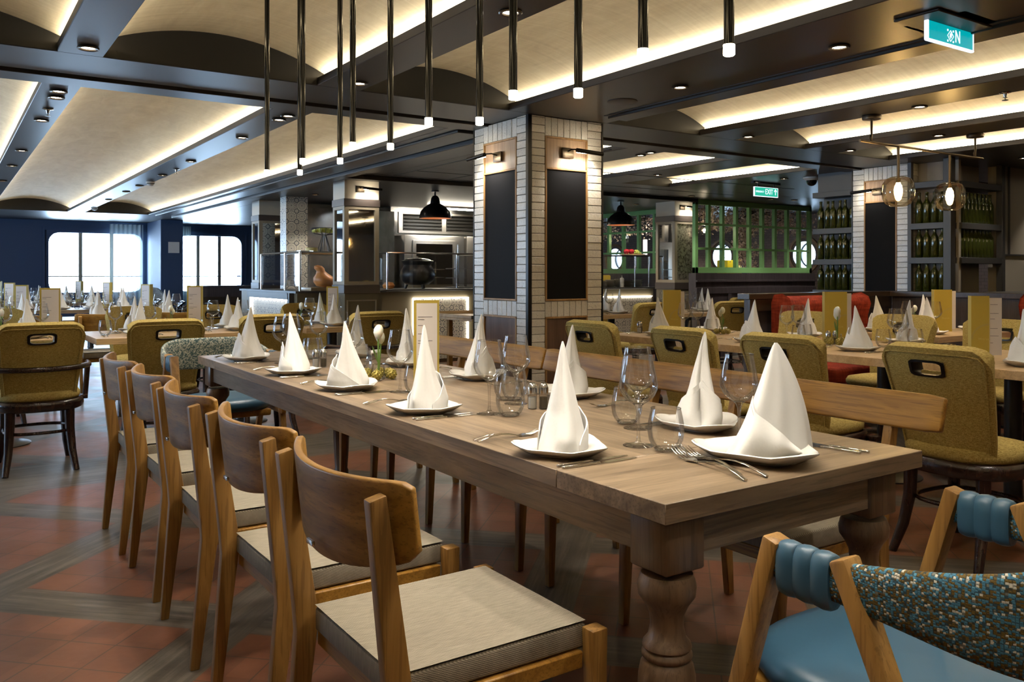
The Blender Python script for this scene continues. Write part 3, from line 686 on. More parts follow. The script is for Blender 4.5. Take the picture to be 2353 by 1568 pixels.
def picture_lamp(x, y, z, face, label, arm=0.30, off=0.0, pw=5.0, size=1.0):
    """backplate on wall, bent arm, long tubular head pointing sideways and out; face 'n' = wall normal -Y, 'w' = normal -X"""
    t = thing('picture_lamp', label, 'wall lamp', (x, y, z), 0 if face == 'n' else -pi / 2)
    m = MB(); m.box((-0.05, -0.016, -0.035), (0.05, 0, 0.035)); m.bevel(.003); m.build('back_plate', 'bronze', t)
    m = MB(); m.tube([(0.0, -0.015, 0.012), (0.0, -0.06, 0.02), (0.02, -0.10, 0.016), (0.06, -0.12, 0.008)], 0.005, 8); m.build('arm', 'dark_metal', t)
    m = MB(); m.tube([(-0.01, -0.125, 0.006), (0.20 * size + 0.02, -0.125, -0.004)], 0.015, 12); m.build('lamp_head', 'dark_metal', t)
    m = MB(); m.box((0.0, -0.112, -0.010), (0.20 * size, -0.109, 0.004)); m.build('lamp_diffuser', 'lens', t)
    for dx in (0.03, 0.15):
        s = spot('lamp_spot', (dx, -0.11, -0.022), pw, 120, 0.9, parent=t); s.rotation_euler = (Vector((dx, 0.10, -0.30)) - Vector((dx, -0.11, -0.02))).to_track_quat('-Z', 'Y').to_euler()
    return t
picture_lamp(3.63, 4.69, 2.06, 'n', 'black picture lamp on the right face of the near brick column')
t = picture_lamp(3.30, 5.06, 2.05, 'w', 'black picture lamp on the left face of the near brick column')
t.scale = (-1, 1, 1)
picture_lamp(7.86, 5.02, 2.05, 'w', 'black picture lamp on the far brick column', pw=0.6).scale = (-1, 1, 1)

def mirror_column(x0, y0, wx, wy, label, zt=CZ, mirror='mirror', lit=True, lm='mirror'):
    t = thing('panelled_column', label, 'column', (x0, y0, 0)); t['kind'] = 'structure'
    m = MB(); m.box((0, 0, 2.085), (wx, wy, zt)); m.build('head_box', 'greige_pale', t, None)
    m = MB(); m.box((-0.012, -0.012, 2.0), (wx + .012, wy + .012, 2.085)); m.box((-0.012, -0.012, 0.99), (wx + .012, wy + .012, 1.09)); m.bevel(.003, 1); m.build('dark_bands', 'band_brown', t, None)
    m = MB(); m.box((0.02, 0.02, 1.09), (wx - .02, wy - .02, 2.0)); m.build('shaft', 'greige', t, None)
    m = MB(); f = 0.05
    for L, face in ((wx, 'n'), (wy, 'w')):
        def put(a0, a1, z0, z1, d0=-0.004, d1=0.03):
            if face == 'n': m.box((a0, d0, z0), (a1, d1, z1))
            else: m.box((d0, a0, z0), (d1, a1, z1))
        put(0.0, f, 1.09, 2.0); put(L - f, L, 1.09, 2.0); put(f, L - f, 1.09, 1.13); put(f, L - f, 1.965, 2.0)
    m.build('mirror_frame', 'greige', t, None)
    m = MB(); m.box((f, 0.012, 1.13), (wx - f, 0.019, 1.965)); m.build('front_mirror', mirror, t, None)
    m = MB(); m.box((0.012, f, 1.13), (0.019, wy - f, 1.965)); m.build('side_mirror', lm, t, None)
    m = MB(); m.box((0.005, 0.005, 0), (wx - .005, wy - .005, 0.99)); m.build('plinth', 'olive_panel', t, None)
    m = MB()
    for a0, a1, z0, z1 in ((.03, wx - .03, .90, .915), (.03, wx - .03, .1, .115), (.03, .045, .1, .9), (wx - .045, wx - .03, .1, .9)): m.box((a0, -0.003, z0), (a1, .006, z1))
    m.build('plinth_moulding', 'greige', t, None)
    return t
mirror_column(3.83, 9.11, 0.43, 0.34, 'mirrored greige column at the near counter corner')
mirror_column(3.85, 12.32, 0.50, 0.35, 'mirrored greige column farther back by the window')
mirror_column(9.0, 9.02, 0.42, 0.40, 'panelled column with speckled antique mirror by green lattice', mirror='antique_mirror')
picture_lamp(4.02, 9.11, 2.20, 'n', 'picture lamp on the nearer mirrored column', pw=3.0)
picture_lamp(9.15, 9.02, 2.21, 'n', 'picture lamp on the column by the green lattice', pw=3.0, size=.8)

# ================================================================== CEILING FITTINGS
def mk_smoke():
    t = thing('smoke_detector', '', 'smoke detector')
    m = MB(); m.lathe([(0.05, 0.0), (0.052, -0.012), (0.045, -0.02), (0.04, -0.03), (0.028, -0.045), (0.002, -0.05)], 20); m.build('housing', 'smoke_plastic', t)
    m = MB(); m.lathe([(0.046, -0.020), (0.048, -0.024), (0.042, -0.028)], 20, cap0=False, cap1=False); m.build('vent_ring', 'dark_metal', t); return t
sd = Proto(mk_smoke)
sd((2.03, 10.6, CZ), 0, 'white smoke detector on the beam above the long table, nearer one', 'smoke detectors'); sd((2.055, 15.2, CZ), 0, 'white smoke detector on the same beam near the far windows', 'smoke detectors')
def mk_sprk():
    t = thing('sprinkler_head', '', 'sprinkler')
    m = MB(); m.lathe([(0.032, 0.0), (0.034, -0.004), (0.012, -0.01), (0.008, -0.03), (0.014, -0.032)], 16); m.build('escutcheon', 'steel', t)
    m = MB(); m.lathe([(0.004, -0.03), (0.004, -0.045), (0.018, -0.046), (0.018, -0.049)], 12); m.build('deflector', 'steel', t); return t
sp = Proto(mk_sprk)
for x, y, l in ((0.576, 6.307, 'on the left-hand beam'), (2.0, 9.148, 'on the beam above the long table'), (5.267, 2.533, 'on the beam before the globe pendant')): sp((x, y, CZ), 0, 'steel sprinkler head ' + l, 'sprinkler heads')
m = MB(); m.lathe([(0.002, -0.004), (0.085, -0.006), (0.095, -0.003), (0.095, 0.0)], 32); o = m.build('ceiling_speaker', 'band_brown', None, loc=(3.548, 4.015, CZ)); tag(o, 'round flush ceiling speaker in the wide beam', 'speaker')
t = thing('camera_dome', 'dark glass security camera dome hanging from the ceiling', 'security camera', (8.094, 5.976, CZ))
m = MB(); m.lathe([(0.095, 0.0), (0.095, -0.012), (0.07, -0.03), (0.055, -0.035)], 24); m.build('mount', 'plastic_white', t)
m = MB(); m.lathe([(0.058, -0.03), (0.056, -0.055), (0.045, -0.078), (0.025, -0.092), (0.003, -0.097)], 24); m.build('dome', 'black_gloss', t)
# globe pendant
t = thing('globe_pendant', 'bronze bar pendant with two amber glass globes', 'pendant lamp', (5.95, 3.42, 0))
m = MB(); m.tube([(-0.80, 0, 2.117), (0.81, 0, 2.117)], 0.0095, 10); m.build('cross_bar', 'bronze', t)
for dx in (-0.664, 0.698):
    m = MB(); m.lathe([(0.062, CZ), (0.064, CZ - 0.005), (0.060, CZ - 0.026), (0.006, CZ - 0.028)], 24, (dx, 0, 0)); m.build('ceiling_rose', 'bronze', t)
    m = MB(); m.tube([(dx, 0, CZ - 0.02), (dx, 0, 2.17), (dx - 0.01, 0.0, 2.15), (dx, 0, 2.117)], [0.008, 0.008, 0.011, 0.008], 10); m.build('hanger', 'bronze', t)
for dx in (-0.345, 0.33):
    m = MB(); m.tube([(dx, 0, 2.117), (dx, 0, 1.86)], 0.010, 10); m.build('drop_rod', 'bronze', t)
    m = MB(); prof = [(0.022, 0.096), (0.050, 0.100), (0.084, 0.085), (0.104, 0.050), (0.111, 0.0), (0.106, -0.050), (0.087, -0.088), (0.056, -0.108), (0.034, -0.104), (0.004, -0.100)]
    m.lathe(prof, 28, (dx, 0, 1.80), cap0=False, cap1=False); g = m.build('glass_globe', 'amber_glass', t)
    m = MB(); m.lathe([(0.012, 0.062), (0.018, 0.045), (0.027, 0.01), (0.022, -0.02), (0.008, -0.045), (0.001, -0.048)], 16, (dx, 0, 1.80)); m.build('bulb', 'filament', t)
    m = MB(); m.lathe([(0.016, 0.092), (0.016, 0.06), (0.010, 0.058)], 12, (dx, 0, 1.80)); m.build('lamp_holder', 'bronze', t)
    point('globe_glow', (dx, 0, 1.80), 7.0, (1.0, 0.72, 0.4), t, 0.03)
# dome pendants
def mk_dome():
    t = thing('dome_pendant', '', 'pendant lamp')
    m = MB(); m.lathe([(0.21, 0.0), (0.208, 0.03), (0.19, 0.09), (0.15, 0.14), (0.10, 0.175), (0.065, 0.195), (0.055, 0.26), (0.035, 0.29), (0.012, 0.30)], 36, cap0=False); m.build('shade', 'dark_metal', t)
    m = MB(); m.lathe([(0.205, 0.002), (0.20, 0.03), (0.18, 0.085), (0.14, 0.13), (0.09, 0.165), (0.02, 0.18)], 36, cap0=False); m.build('copper_lining', 'copper_in', t)
    m = MB(); m.lathe([(0.012, 0.29), (0.010, 0.345), (0.05, 0.347), (0.05, 0.36)], 16); m.build('stem', 'dark_metal', t)
    m = MB(); m.sphere((0, 0, 0.09), 0.035, 14, 8); m.build('bulb', 'dim_lamp', t); return t
dm = Proto(mk_dome)
dm((5.325, 9.677, 1.94), 0, 'black dome pendant hanging over the soup cauldron', 'dome pendants'); dm((8.33, 9.46, 1.94), 0, 'black dome pendant hanging right of the near column', 'dome pendants')
for p in ((5.325, 9.677, 1.99), (8.33, 9.46, 1.99)): spot('dome_spot', p, 12, 120, 0.6, (1, 0.72, 0.48), aim=(p[0], p[1], 0))
# exit signs
t = thing('exit_sign', 'teal illuminated exit sign under the near right beam', 'exit sign', (3.63, 1.98, 2.30))
m = MB(); m.box((-0.26, -0.10, -0.012), (0.24, 0.10, 0.0)); m.box((-0.13, -0.14, 0.0), (0.14, 0.14, 0.12)); m.bevel(.004, 1); m.build('mount_plate', 'shelf_grey', t)
m = MB(); m.box((-0.17, -0.006, -0.088), (0.185, 0.006, -0.012)); m.build('sign_panel', 'sign_teal', t, None)
m = MB(); m.box((-0.180, -0.009, -0.098), (0.195, 0.009, -0.088)); m.box((-0.182, -0.009, -0.095), (-0.170, 0.009, -0.010)); m.box((0.185, -0.009, -0.095), (0.193, 0.009, -0.014)); m.bevel(.003, 1); m.build('lit_edge', 'sign_edge', t)
Tm = Matrix.Translation((0.058, -0.0075, -0.052)) @ Matrix.Rotation(pi / 2, 4, 'X')
text_mesh('N', 0.078, 'letter', 'sign_edge', t, Tm, sx=0.75)
m = MB()
for k in range(4):
    a = pi / 2 * k; b = a + pi / 2; r = 0.024
    m.tube([(r * cos(a) - 0.0, -0.0075, -0.054 + r * sin(a)), (r * cos(b), -0.0075, -0.054 + r * sin(b))], 0.0014, 6)
for k in (-1, 0, 1): m.tube([(k * 0.006, -0.0075, -0.066 + abs(k) * .006), (k * 0.006 + .003, -0.0075, -0.038 - abs(k) * .006)], 0.0014, 6)
for sx_, sz in ((-1, 1), (1, 1), (-1, -1), (1, -1)): m.box((sx_ * 0.022 - .003, -0.0085, -0.054 + sz * 0.023 - .004), (sx_ * 0.022 + .003, -0.006, -0.054 + sz * 0.023 + .004))
m.build('emblem', 'sign_edge', t)
t = thing('exit_sign', 'green emergency exit sign with arrow above the lattice', 'exit sign', (8.08, 6.6, 2.19))
m = MB(); m.box((-0.205, -0.008, -0.055), (0.205, 0.008, 0.045)); m.build('sign_panel', 'sign_green', t, None)
m = MB(); m.box((-0.21, -0.01, -0.062), (0.21, 0.01, -0.055)); m.box((-0.21, -0.01, 0.045), (0.21, 0.01, 0.050)); m.box((-0.21, -0.01, -0.055), (-0.204, 0.01, 0.045)); m.box((0.204, -0.01, -0.055), (0.21, 0.01, 0.045)); m.build('lit_edge', 'sign_edge', t)
m = MB(); m.box((-0.24, -0.02, 0.09), (0.24, 0.02, 0.11)); m.box((-0.15, -0.005, 0.045), (-0.14, 0.005, 0.10)); m.box((0.14, -0.005, 0.045), (0.15, 0.005, 0.10)); m.build('hanger', 'shelf_grey', t)
Rm = Matrix.Rotation(pi / 2, 4, 'X')
text_mesh('EMERGENCY', 0.030, 'small_lettering', 'sign_edge', t, Matrix.Translation((-0.115, -0.0095, -0.006)) @ Rm, sx=0.85)
text_mesh('EXIT', 0.088, 'lettering', 'sign_edge', t, Matrix.Translation((0.048, -0.0095, -0.004)) @ Rm, sx=0.78)
m = MB(); m.box((0.158, -0.0105, -0.035), (0.166, -0.008, 0.02)); 
for s_ in (-1, 1): m.tube([(0.162, -0.0095, 0.034), (0.162 + s_ * 0.024, -0.0095, 0.004)], 0.004, 6)
m.build('arrow', 'sign_edge', t)
# ================================================================== CHAIRS
def mk_wood_chair():
    t = thing('dining_chair', '', 'chair')     # faces +x, origin on the floor under the seat centre
    # seat: fabric stretched over the frame
    m = MB(); f = m.grid(lambda u, v: (-0.225 + 0.455 * u, -0.205 + 0.41 * v, 0.462 - 0.014 * sin(pi * u) * sin(pi * v)), 14, 14)
    top = m.bm.verts[:]; bot = {}
    m2 = [(-0.225, -0.205), (0.23, -0.205), (0.23, 0.205), (-0.225, 0.205)]
    A = [m.bm.verts.new((x, y, 0.457)) for x, y in m2]
    m.box((-0.225, -0.205, 0.405), (0.23, 0.205, 0.4565)); 
    bmesh.ops.delete(m.bm, geom=A, context='VERTS')
    # rounded edges: side skirts
    m.bevel(0.006, 3, 50); m.build('seat', 'grey_weave', t, 50)
    m = MB(); m.box((-0.215, -0.215, 0.365), (0.215, -0.185, 0.402)); m.box((-0.215, 0.185, 0.365), (0.215, 0.215, 0.402)); m.box((0.19, -0.2, 0.365), (0.215, 0.2, 0.402)); m.box((-0.215, -0.2, 0.365), (-0.19, 0.2, 0.402))
    m.bevel(.003, 1); m.build('seat_frame', 'oak_x', t)
    for s in (-1, 1):
        m = MB(); m.bar((0.245, s * 0.222, 0.0), (0.238, s * 0.225, 0.452), 0.026, 0.026, 0.040, 0.042); m.bevel(.004, 2); o = m.build('leg', 'oak', t)
        m = MB()
        for z in (0.385, 0.425): m.lathe([(0.0055, 0.0), (0.0055, 0.001)], 10, fn=lambda r, a, zz, z=z, s=s: (0.2605 + zz, s * 0.225 + r * cos(a), z + r * sin(a)))
        g = m.build('dowel', 'frame_wood', o)
        m = MB(); N = []
        # rear leg with a kink at seat height
        secs = [((-0.278, s * 0.226, 0.0), 0.026, 0.028), ((-0.236, s * 0.236, 0.40), 0.030, 0.050), ((-0.239, s * 0.237, 0.46), 0.030, 0.052), ((-0.284, s * 0.243, 0.808), 0.030, 0.034)]
        rings = []
        for (c, w, d) in secs: rings.append([m.bm.verts.new((c[0] + i * d / 2, c[1] + j * w / 2, c[2] + (0.008 if (c[2] > .7 and i > 0) else 0))) for i, j in ((-1, -1), (1, -1), (1, 1), (-1, 1))])
        for k in range(3):
            for i in range(4): m._f([rings[k][i], rings[k][(i + 1) % 4], rings[k + 1][(i + 1) % 4], rings[k + 1][i]])
        m._f(list(reversed(rings[0]))); m._f(rings[-1]); m.bevel(.004, 2); m.build('leg', 'oak', t)
    # bent plywood back
    def back(u, v):
        y = (u - 0.5) * 0.575; b = 1 - (2 * u - 1) ** 2
        hgt = 0.150 + 0.0 * b; low = 0.700 - 0.055 * b ** 0.8
        zt = 0.838 - 0.010 * b; ce = max(0, abs(2 * u - 1) - 0.90) / 0.10
        z = low + (zt - low) * v; z += (0.5 - v) * 0.022 * ce ** 2
        return (-0.220 - 0.080 * b - 0.115 * (z - 0.70), y, z)
    m = MB(); fs = m.grid(back, 30, 6); m.solid(fs, 0.017); m.bevel(.004, 2, 50); m.build('backrest', 'bent_ply', t, 45)
    m = MB(); m.box((-0.3155, -0.016, 0.668), (-0.309, 0.016, 0.678)); m.bevel(.001); m.build('maker_plate', 'steel', t)
    return t
wc = Proto(mk_wood_chair)
SIDE = ['nearest the camera', 'second from the camera', 'middle one', 'fourth from the camera', 'farthest from the camera']
for i, y in enumerate((1.63, 2.27, 2.91, 3.55, 4.19)):
    wc((0.925 + (0.0, 0.008, -0.004, 0.006, -0.004)[i], y, 0), radians((0, 0.6, -0.8, 0.5, 0)[i]), 'oak chair with grey woven seat on the left, %s' % SIDE[i], 'oak chairs along the left of the long table')

def bench(y0, n, label):
    L = 0.64 * n + 0.12
    t = thing('bench', label, 'bench', (0, y0, 0)); t['group'] = 'oak benches along the right of the long table'
    for k in range(n):
        c = 0.06 + 0.32 + 0.64 * k
        m = MB(); m.box((1.99, c - 0.235, 0.405), (2.43, c + 0.235, 0.462)); m.bevel(0.008, 3); m.build('seat', 'grey_weave', t, 50)
        m = MB(); m.box((2.0, c - 0.23, 0.365), (2.42, c - 0.20, 0.403)); m.box((2.0, c + 0.20, 0.365), (2.42, c + 0.23, 0.403)); m.box((2.0, c - .2, .365), (2.03, c + .2, .403)); m.bevel(.003, 1); m.build('seat_frame', 'oak_x', t)
        for s in (-1, 1):
            m = MB(); m.bar((1.955, c + s * 0.215, 0), (1.968, c + s * 0.222, 0.45), 0.028, 0.028, 0.042, 0.042); m.bevel(.004, 2); m.build('leg', 'oak', t)
            m = MB(); m.bar((2.475, c + s * 0.225, 0.0), (2.440, c + s * 0.228, 0.43), 0.028, 0.030, 0.032, 0.052); m.bar((2.440, c + s * 0.228, 0.43), (2.535, c + s * 0.215, 0.78), 0.032, 0.052, 0.030, 0.036); m.bevel(.003, 1); m.build('leg', 'oak', t)
    def sl(u, v):
        y = -0.01 + (L - 0.0) * u; z = 0.722 + 0.112 * v; e = min(u * L, (1 - u) * L); cr = max(0, 0.02 - e) / 0.02
        z += (0.5 - v) * 0.012 * cr
        return (2.520 + 0.030 * v, y, z)
    m = MB(); fs = m.grid(sl, 40, 4); m.solid(fs, 0.026); m.bevel(.006, 2, 50); m.build('backrest', 'oak_x', t, 45)
    return t
bench(1.40, 3, 'near oak bench with long slab backrest, right of the long table')
bench(3.452, 2, 'farther oak bench with slab backrest, near the brick column')

def mk_green(arms=False):
    t = thing('upholstered_chair', '', 'chair')
    US = [0.0, 0.05, 0.12, 0.2, 0.28, 0.33, 0.35, 0.45, 0.55, 0.65, 0.67, 0.72, 0.8, 0.88, 0.95, 1.0]
    VS = [0.0, 0.12, 0.3, 0.5, 0.66, 0.725, 0.745, 0.815, 0.875, 0.895, 0.94, 0.975, 1.0]
    def P(u, v, off=0.0):
        q = 2 * u - 1; w = 0.205 + 0.045 * v; cr = max(0, abs(q) - 0.72) / 0.28
        vt = max(0, v - 0.80) / 0.20
        z = 0.465 + 0.435 * v - 0.040 * cr ** 2.0 * vt + 0.006 * (1 - q * q) * vt
        y = q * w * (1 - 0.085 * vt ** 2.2 * cr)
        return Vector((-0.205 - 0.125 * v ** 1.2 + 0.055 * q * q + off, y, z))
    m = MB(); g = [[m.bm.verts.new(P(u, v)) for v in VS] for u in US]; fs = []
    for i in range(len(US) - 1):
        for j in range(len(VS) - 1):
            if 0.35 < (US[i] + US[i + 1]) / 2 < 0.65 and 0.745 < (VS[j] + VS[j + 1]) / 2 < 0.875: continue
            fs.append(m._f([g[i][j], g[i + 1][j], g[i + 1][j + 1], g[i][j + 1]]))
    m.solid(fs, 0.052); m.bevel(0.017, 3, 50); m.build('backrest', 'olive_fabric', t, 60)
    # dark handle bezel
    def HB(a, r, off):
        u = 0.5 + (0.152 - r) * max(-1, min(1, 1.22 * cos(a))); v = 0.810 + (0.070 - r * 0.7) * max(-1, min(1, 1.22 * sin(a)))
        return P(u, v, off)
    m = MB(); N = 28; rings = []
    for r, off in ((-0.012, -0.010), (0.018, -0.012), (0.024, 0.0), (0.024, 0.05), (0.018, 0.066), (-0.012, 0.064)):
        rings.append([m.bm.verts.new(HB(2 * pi * k / N, r, off)) for k in range(N)])
    for q in range(len(rings) - 1):
        for k in range(N): m._f([rings[q][k], rings[q][(k + 1) % N], rings[q + 1][(k + 1) % N], rings[q + 1][k]])
    m.build('handle', 'dark_metal', t, 50)
    m = MB(); path = [P(0.045, v, -0.006) for v in (0.02, 0.2, 0.4, 0.6, 0.8, 0.9)] + [P(u, 0.95, -0.006) for u in (0.08, 0.16, 0.3, 0.5, 0.7, 0.84, 0.92)] + [P(0.955, v, -0.006) for v in (0.9, 0.8, 0.6, 0.4, 0.2, 0.02)]
    m.tube(path, 0.0035, 6); m.build('piping', 'olive_fabric', t)
    def se(a, rx, ry, p=2.6):
        c, s = cos(a), sin(a); k = (abs(c) ** p + abs(s) ** p) ** (-1 / p); return rx * c * k, ry * s * k
    def ring(m_, prof, cx=0.0):
        rr = []
        for sc, z in prof:
            rr.append([m_.bm.verts.new((cx + se(2 * pi * k / 36, 0.235 * sc, 0.24 * sc)[0], se(2 * pi * k / 36, 0.235 * sc, 0.24 * sc)[1], z)) for k in range(36)])
        for q in range(len(rr) - 1):
            for k in range(36): m_._f([rr[q][k], rr[q][(k + 1) % 36], rr[q + 1][(k + 1) % 36], rr[q + 1][k]])
        m_._f(list(reversed(rr[0]))); m_._f(rr[-1])
    m = MB(); ring(m, [(0.93, 0.430), (0.985, 0.445), (0.99, 0.465), (0.94, 0.485), (0.7, 0.497), (0.3, 0.502), (0.02, 0.503)]); m.build('seat', 'olive_fabric', t, 60)
    m = MB(); ring(m, [(0.98, 0.368), (1.04, 0.376), (1.06, 0.412), (1.02, 0.432), (0.95, 0.434)]); m.build('seat_ring', 'mahogany', t, 60)
    legs = [(0.17, 0.17, 0.24, 0.20), (0.17, -0.17, 0.24, -0.20), (-0.17, 0.16, -0.26, 0.19), (-0.17, -0.16, -0.26, -0.19)]
    for a, b, c, d in legs:
        m = MB(); m.tube([(a, b, 0.40), (a * 1.02, b * 1.02, 0.25), (a + (c - a) * .4, b + (d - b) * .4, 0.12), (c, d, 0.0)], [0.030, 0.027, 0.023, 0.018], 8); m.build('leg', 'mahogany', t, 60)
    m = MB(); m.tube([(0.19 * se(2 * pi * k / 32, 1, 1, 3)[0], 0.185 * se(2 * pi * k / 32, 1, 1, 3)[1], 0.235) for k in range(32)], 0.010, 8, closed=True); m.build('stretcher_ring', 'mahogany', t, 60)
    if arms:
        pts = [(0.16, 0.29, 0.40), (0.17, 0.30, 0.52), (0.13, 0.30, 0.60)] + [(-0.32 * sin(pi * k / 12) ** 0.8 + 0.02 if 0 < k < 12 else 0.06, 0.29 * cos(pi * k / 12), 0.635) for k in range(0, 13)] + [(0.13, -0.30, 0.60), (0.17, -0.30, 0.52), (0.16, -0.29, 0.40)]
        m = MB(); m.tube(pts, 0.017, 10); m.build('bentwood_arm', 'mahogany', t, 60)
        m = MB(); m.box((0.10, 0.235, 0.39), (0.18, 0.30, 0.415)); m.box((0.10, -0.30, 0.39), (0.18, -0.235, 0.415)); m.bevel(.004); m.build('arm_bracket', 'mahogany', t)
    return t
gc = Proto(mk_green); gca = Proto(lambda: mk_green(True))
GR = 'olive upholstered chairs'
O = 'olive chair with dark handle slot '
gc((3.66, 4.16, 0), radians(0), O + 'in front of the near brick column', GR)
gc((3.66, 3.36, 0), radians(-1), O + 'second from the brick column, behind the bench', GR)
gca((3.68, 2.72, 0), radians(2), O + 'third from the brick column, behind the bench', GR)
gc((3.70, 1.93, 0), radians(-3), O + 'largest one at the right, behind the bench end', GR)
gc((5.40, 4.22, 0), pi, O + 'facing us before the red sofa end', GR)
gc((5.50, 3.46, 0), pi, O + 'facing us between the sofa and the wine menu', GR)
gc((5.42, 2.75, 0), pi, O + 'facing us at the right edge of the photo', GR)
gca((0.50, 6.10, 0), pi / 2, 'olive chair with bentwood arm rail at the left edge', GR)
gc((1.22, 6.10, 0), pi / 2, O + 'seen from behind, beside the long table far end', GR)
gc((2.01, 6.38, 0), pi / 2, O + 'seen from behind past the far table end', GR)
gca((2.86, 6.38, 0), pi / 2, O + 'seen from behind left of the soup counter', GR)
gc((6.15, 6.75, 0), pi / 2, O + 'seen from behind just right of the brick column', GR)
gc((7.30, 6.55, 0), pi / 2 - 0.35, O + 'turned by the dark wainscot, nearer one', GR)
gc((8.35, 7.55, 0), pi / 2 + .3, O + 'by the dark wainscot, farther one', GR)
gc((6.9, 8.15, 0), -pi / 2, O + 'before the plate counter, facing us', GR)
for i, (x, l) in enumerate(((0.35, 'facing us behind the leftmost table'), (1.45, 'facing us behind the second table from the left'), (2.15, 'facing us, half hidden by napkins, far left-centre'), (3.05, 'facing us by the lit tile panel'))):
    gc((x, 8.05, 0), -pi / 2, 'olive chair ' + l, GR)

def blue_chair(label, loc, rz, tweed='tweed'):
    t = thing('tub_chair', label, 'chair', loc, rz, 'blue leather and tweed tub chairs')   # faces +y
    # seat
    def se(a, rx, ry, p=2.7):
        c, s = cos(a), sin(a); k = (abs(c) ** p + abs(s) ** p) ** (-1 / p); return rx * c * k, ry * s * k
    m = MB(); rr = []
    for sc, z in ((0.95, 0.405), (1.0, 0.425), (1.0, 0.445), (0.97, 0.462), (0.85, 0.472), (0.5, 0.474), (0.02, 0.470)):
        rr.append([m.bm.verts.new((se(2 * pi * k / 44, 0.255 * sc, 0.265 * sc)[0], 0.02 + se(2 * pi * k / 44, 0.255 * sc, 0.265 * sc)[1], z)) for k in range(44)])
    for q in range(len(rr) - 1):
        for k in range(44): m._f([rr[q][k], rr[q][(k + 1) % 44], rr[q + 1][(k + 1) % 44], rr[q + 1][k]])
    m._f(list(reversed(rr[0]))); m._f(rr[-1]); m.build('seat', 'blue_leather', t, 60)
    m = MB(); m.box((-0.22, -0.22, 0.365), (0.22, 0.24, 0.405)); m.bevel(.01); m.build('seat_frame', 'oak_x', t)
    # legs: A-frames at each side
    for s in (-1, 1):
        for y0, y1, lab in ((0.088, 0.30, 1), (-0.048, -0.36, 0)):
            m = MB(); m.bar((s * 0.295, y1, 0), (s * 0.305, y0, 0.732), 0.036, 0.028, 0.034, 0.048, up=(s, 0, 0)); m.bevel(.006, 2); m.build('leg', 'oak', t)
        m = MB(); m.bar((s * 0.298, 0.235, 0.385), (s * 0.298, -0.20, 0.385), 0.028, 0.04); m.bevel(.004); m.build('side_rail', 'oak_x', t)
    # tweed band: path from left arm around the back to the right arm
    path = []
    for k in range(0, 49):
        f = k / 48; s = -1 if f < .5 else 1; q = abs(2 * f - 1)     # q=1 at arm tips
        a = pi * f
        x = -0.305 * cos(a) if abs(cos(a)) < 0.999 else -0.305 * cos(a)
        x = -0.305 * (1 if cos(a) > 0 else -1) * (1 - (1 - abs(cos(a))) ** 2.2)
        y = 0.10 - 0.50 * sin(a) ** 0.85
        e = max(0, 1 - q / 0.92) ** 0.8
        top = 0.715 + 0.085 * min(1, e * 1.25) ** 1.2; bot = 0.655 - 0.02 * e + 0.0
        bot = 0.655 - 0.055 * sin(a) ** 2
        path.append((x, y, top, bot))
    m = MB(); n = len(path) - 1; uvl = m.bm.loops.layers.uv.new('UVMap'); cs = 14; th = 0.024; rings = []; L = [0]
    for k in range(1, n + 1): L.append(L[-1] + sqrt((path[k][0] - path[k - 1][0]) ** 2 + (path[k][1] - path[k - 1][1]) ** 2))
    for k, (x, y, tp, bt) in enumerate(path):
        k0, k1 = max(0, k - 1), min(n, k + 1); dx, dy = path[k1][0] - path[k0][0], path[k1][1] - path[k0][1]; l = sqrt(dx * dx + dy * dy); nx, ny = dy / l, -dx / l
        ring = []
        for j in range(cs):
            a = 2 * pi * j / cs; c, s_ = cos(a), sin(a); kk = (abs(c) ** 3.2 + abs(s_) ** 3.2) ** (-1 / 3.2)
            o_ = th * 0.62 * c * kk * (0.6 if k in (0, n) else 1); z = (tp + bt) / 2 + (tp - bt) / 2 * s_ * kk * (0.85 if k in (0, n) else 1); z_l = 0.05 * (z - 0.66)
            ring.append(m.bm.verts.new((x + nx * (o_ + z_l), y + ny * (o_ + z_l), z)))
        rings.append(ring)
    for k in range(n):
        for j in range(cs):
            f = m._f([rings[k][j], rings[k + 1][j], rings[k + 1][(j + 1) % cs], rings[k][(j + 1) % cs]])
            zz = [(L[k], j), (L[k + 1], j), (L[k + 1], j + 1), (L[k], j + 1)]
            vmap = {rings[k][j]: (L[k] * 1.0, j), rings[k + 1][j]: (L[k + 1], j), rings[k + 1][(j + 1) % cs]: (L[k + 1], j + 1), rings[k][(j + 1) % cs]: (L[k], j + 1)}
            for lp in f.loops:
                u_, j_ = vmap[lp.vert]; lp[uvl].uv = (u_ * 2.2, lp.vert.co.z * 0.55 + (0.5 if 3 < j < 11 else 0))
    m._f(list(reversed(rings[0]))); m._f(rings[-1]); m.build('backrest', tweed, t, 60)
    for s in (-1, 1):
        m = MB()
        for k in range(3):
            y = 0.058 - 0.036 * k; rr = []
            for yy, g in ((y - 0.018, 0.0), (y - 0.014, 0.0022), (y, 0.004), (y + 0.014, 0.0022), (y + 0.018, 0.0)):
                ring = []
                for j in range(20):
                    a = 2 * pi * j / 20; c, s_ = cos(a), sin(a); kk = (abs(c) ** 3 + abs(s_) ** 3) ** (-1 / 3)
                    ring.append(m.bm.verts.new((s * 0.305 + (0.021 + g) * c * kk, yy, 0.684 + (0.046 + g) * s_ * kk)))
                rr.append(ring)
            for q in range(4):
                for j in range(20): m._f([rr[q][j], rr[q][(j + 1) % 20], rr[q + 1][(j + 1) % 20], rr[q + 1][j]])
            m._f(list(reversed(rr[0]))); m._f(rr[-1])
        m.build('leather_wrap', 'blue_leather', t, 60)
    return t
blue_chair('blue leather chair with tweed back, at the lower right corner', (1.565, 0.915, 0), 0)
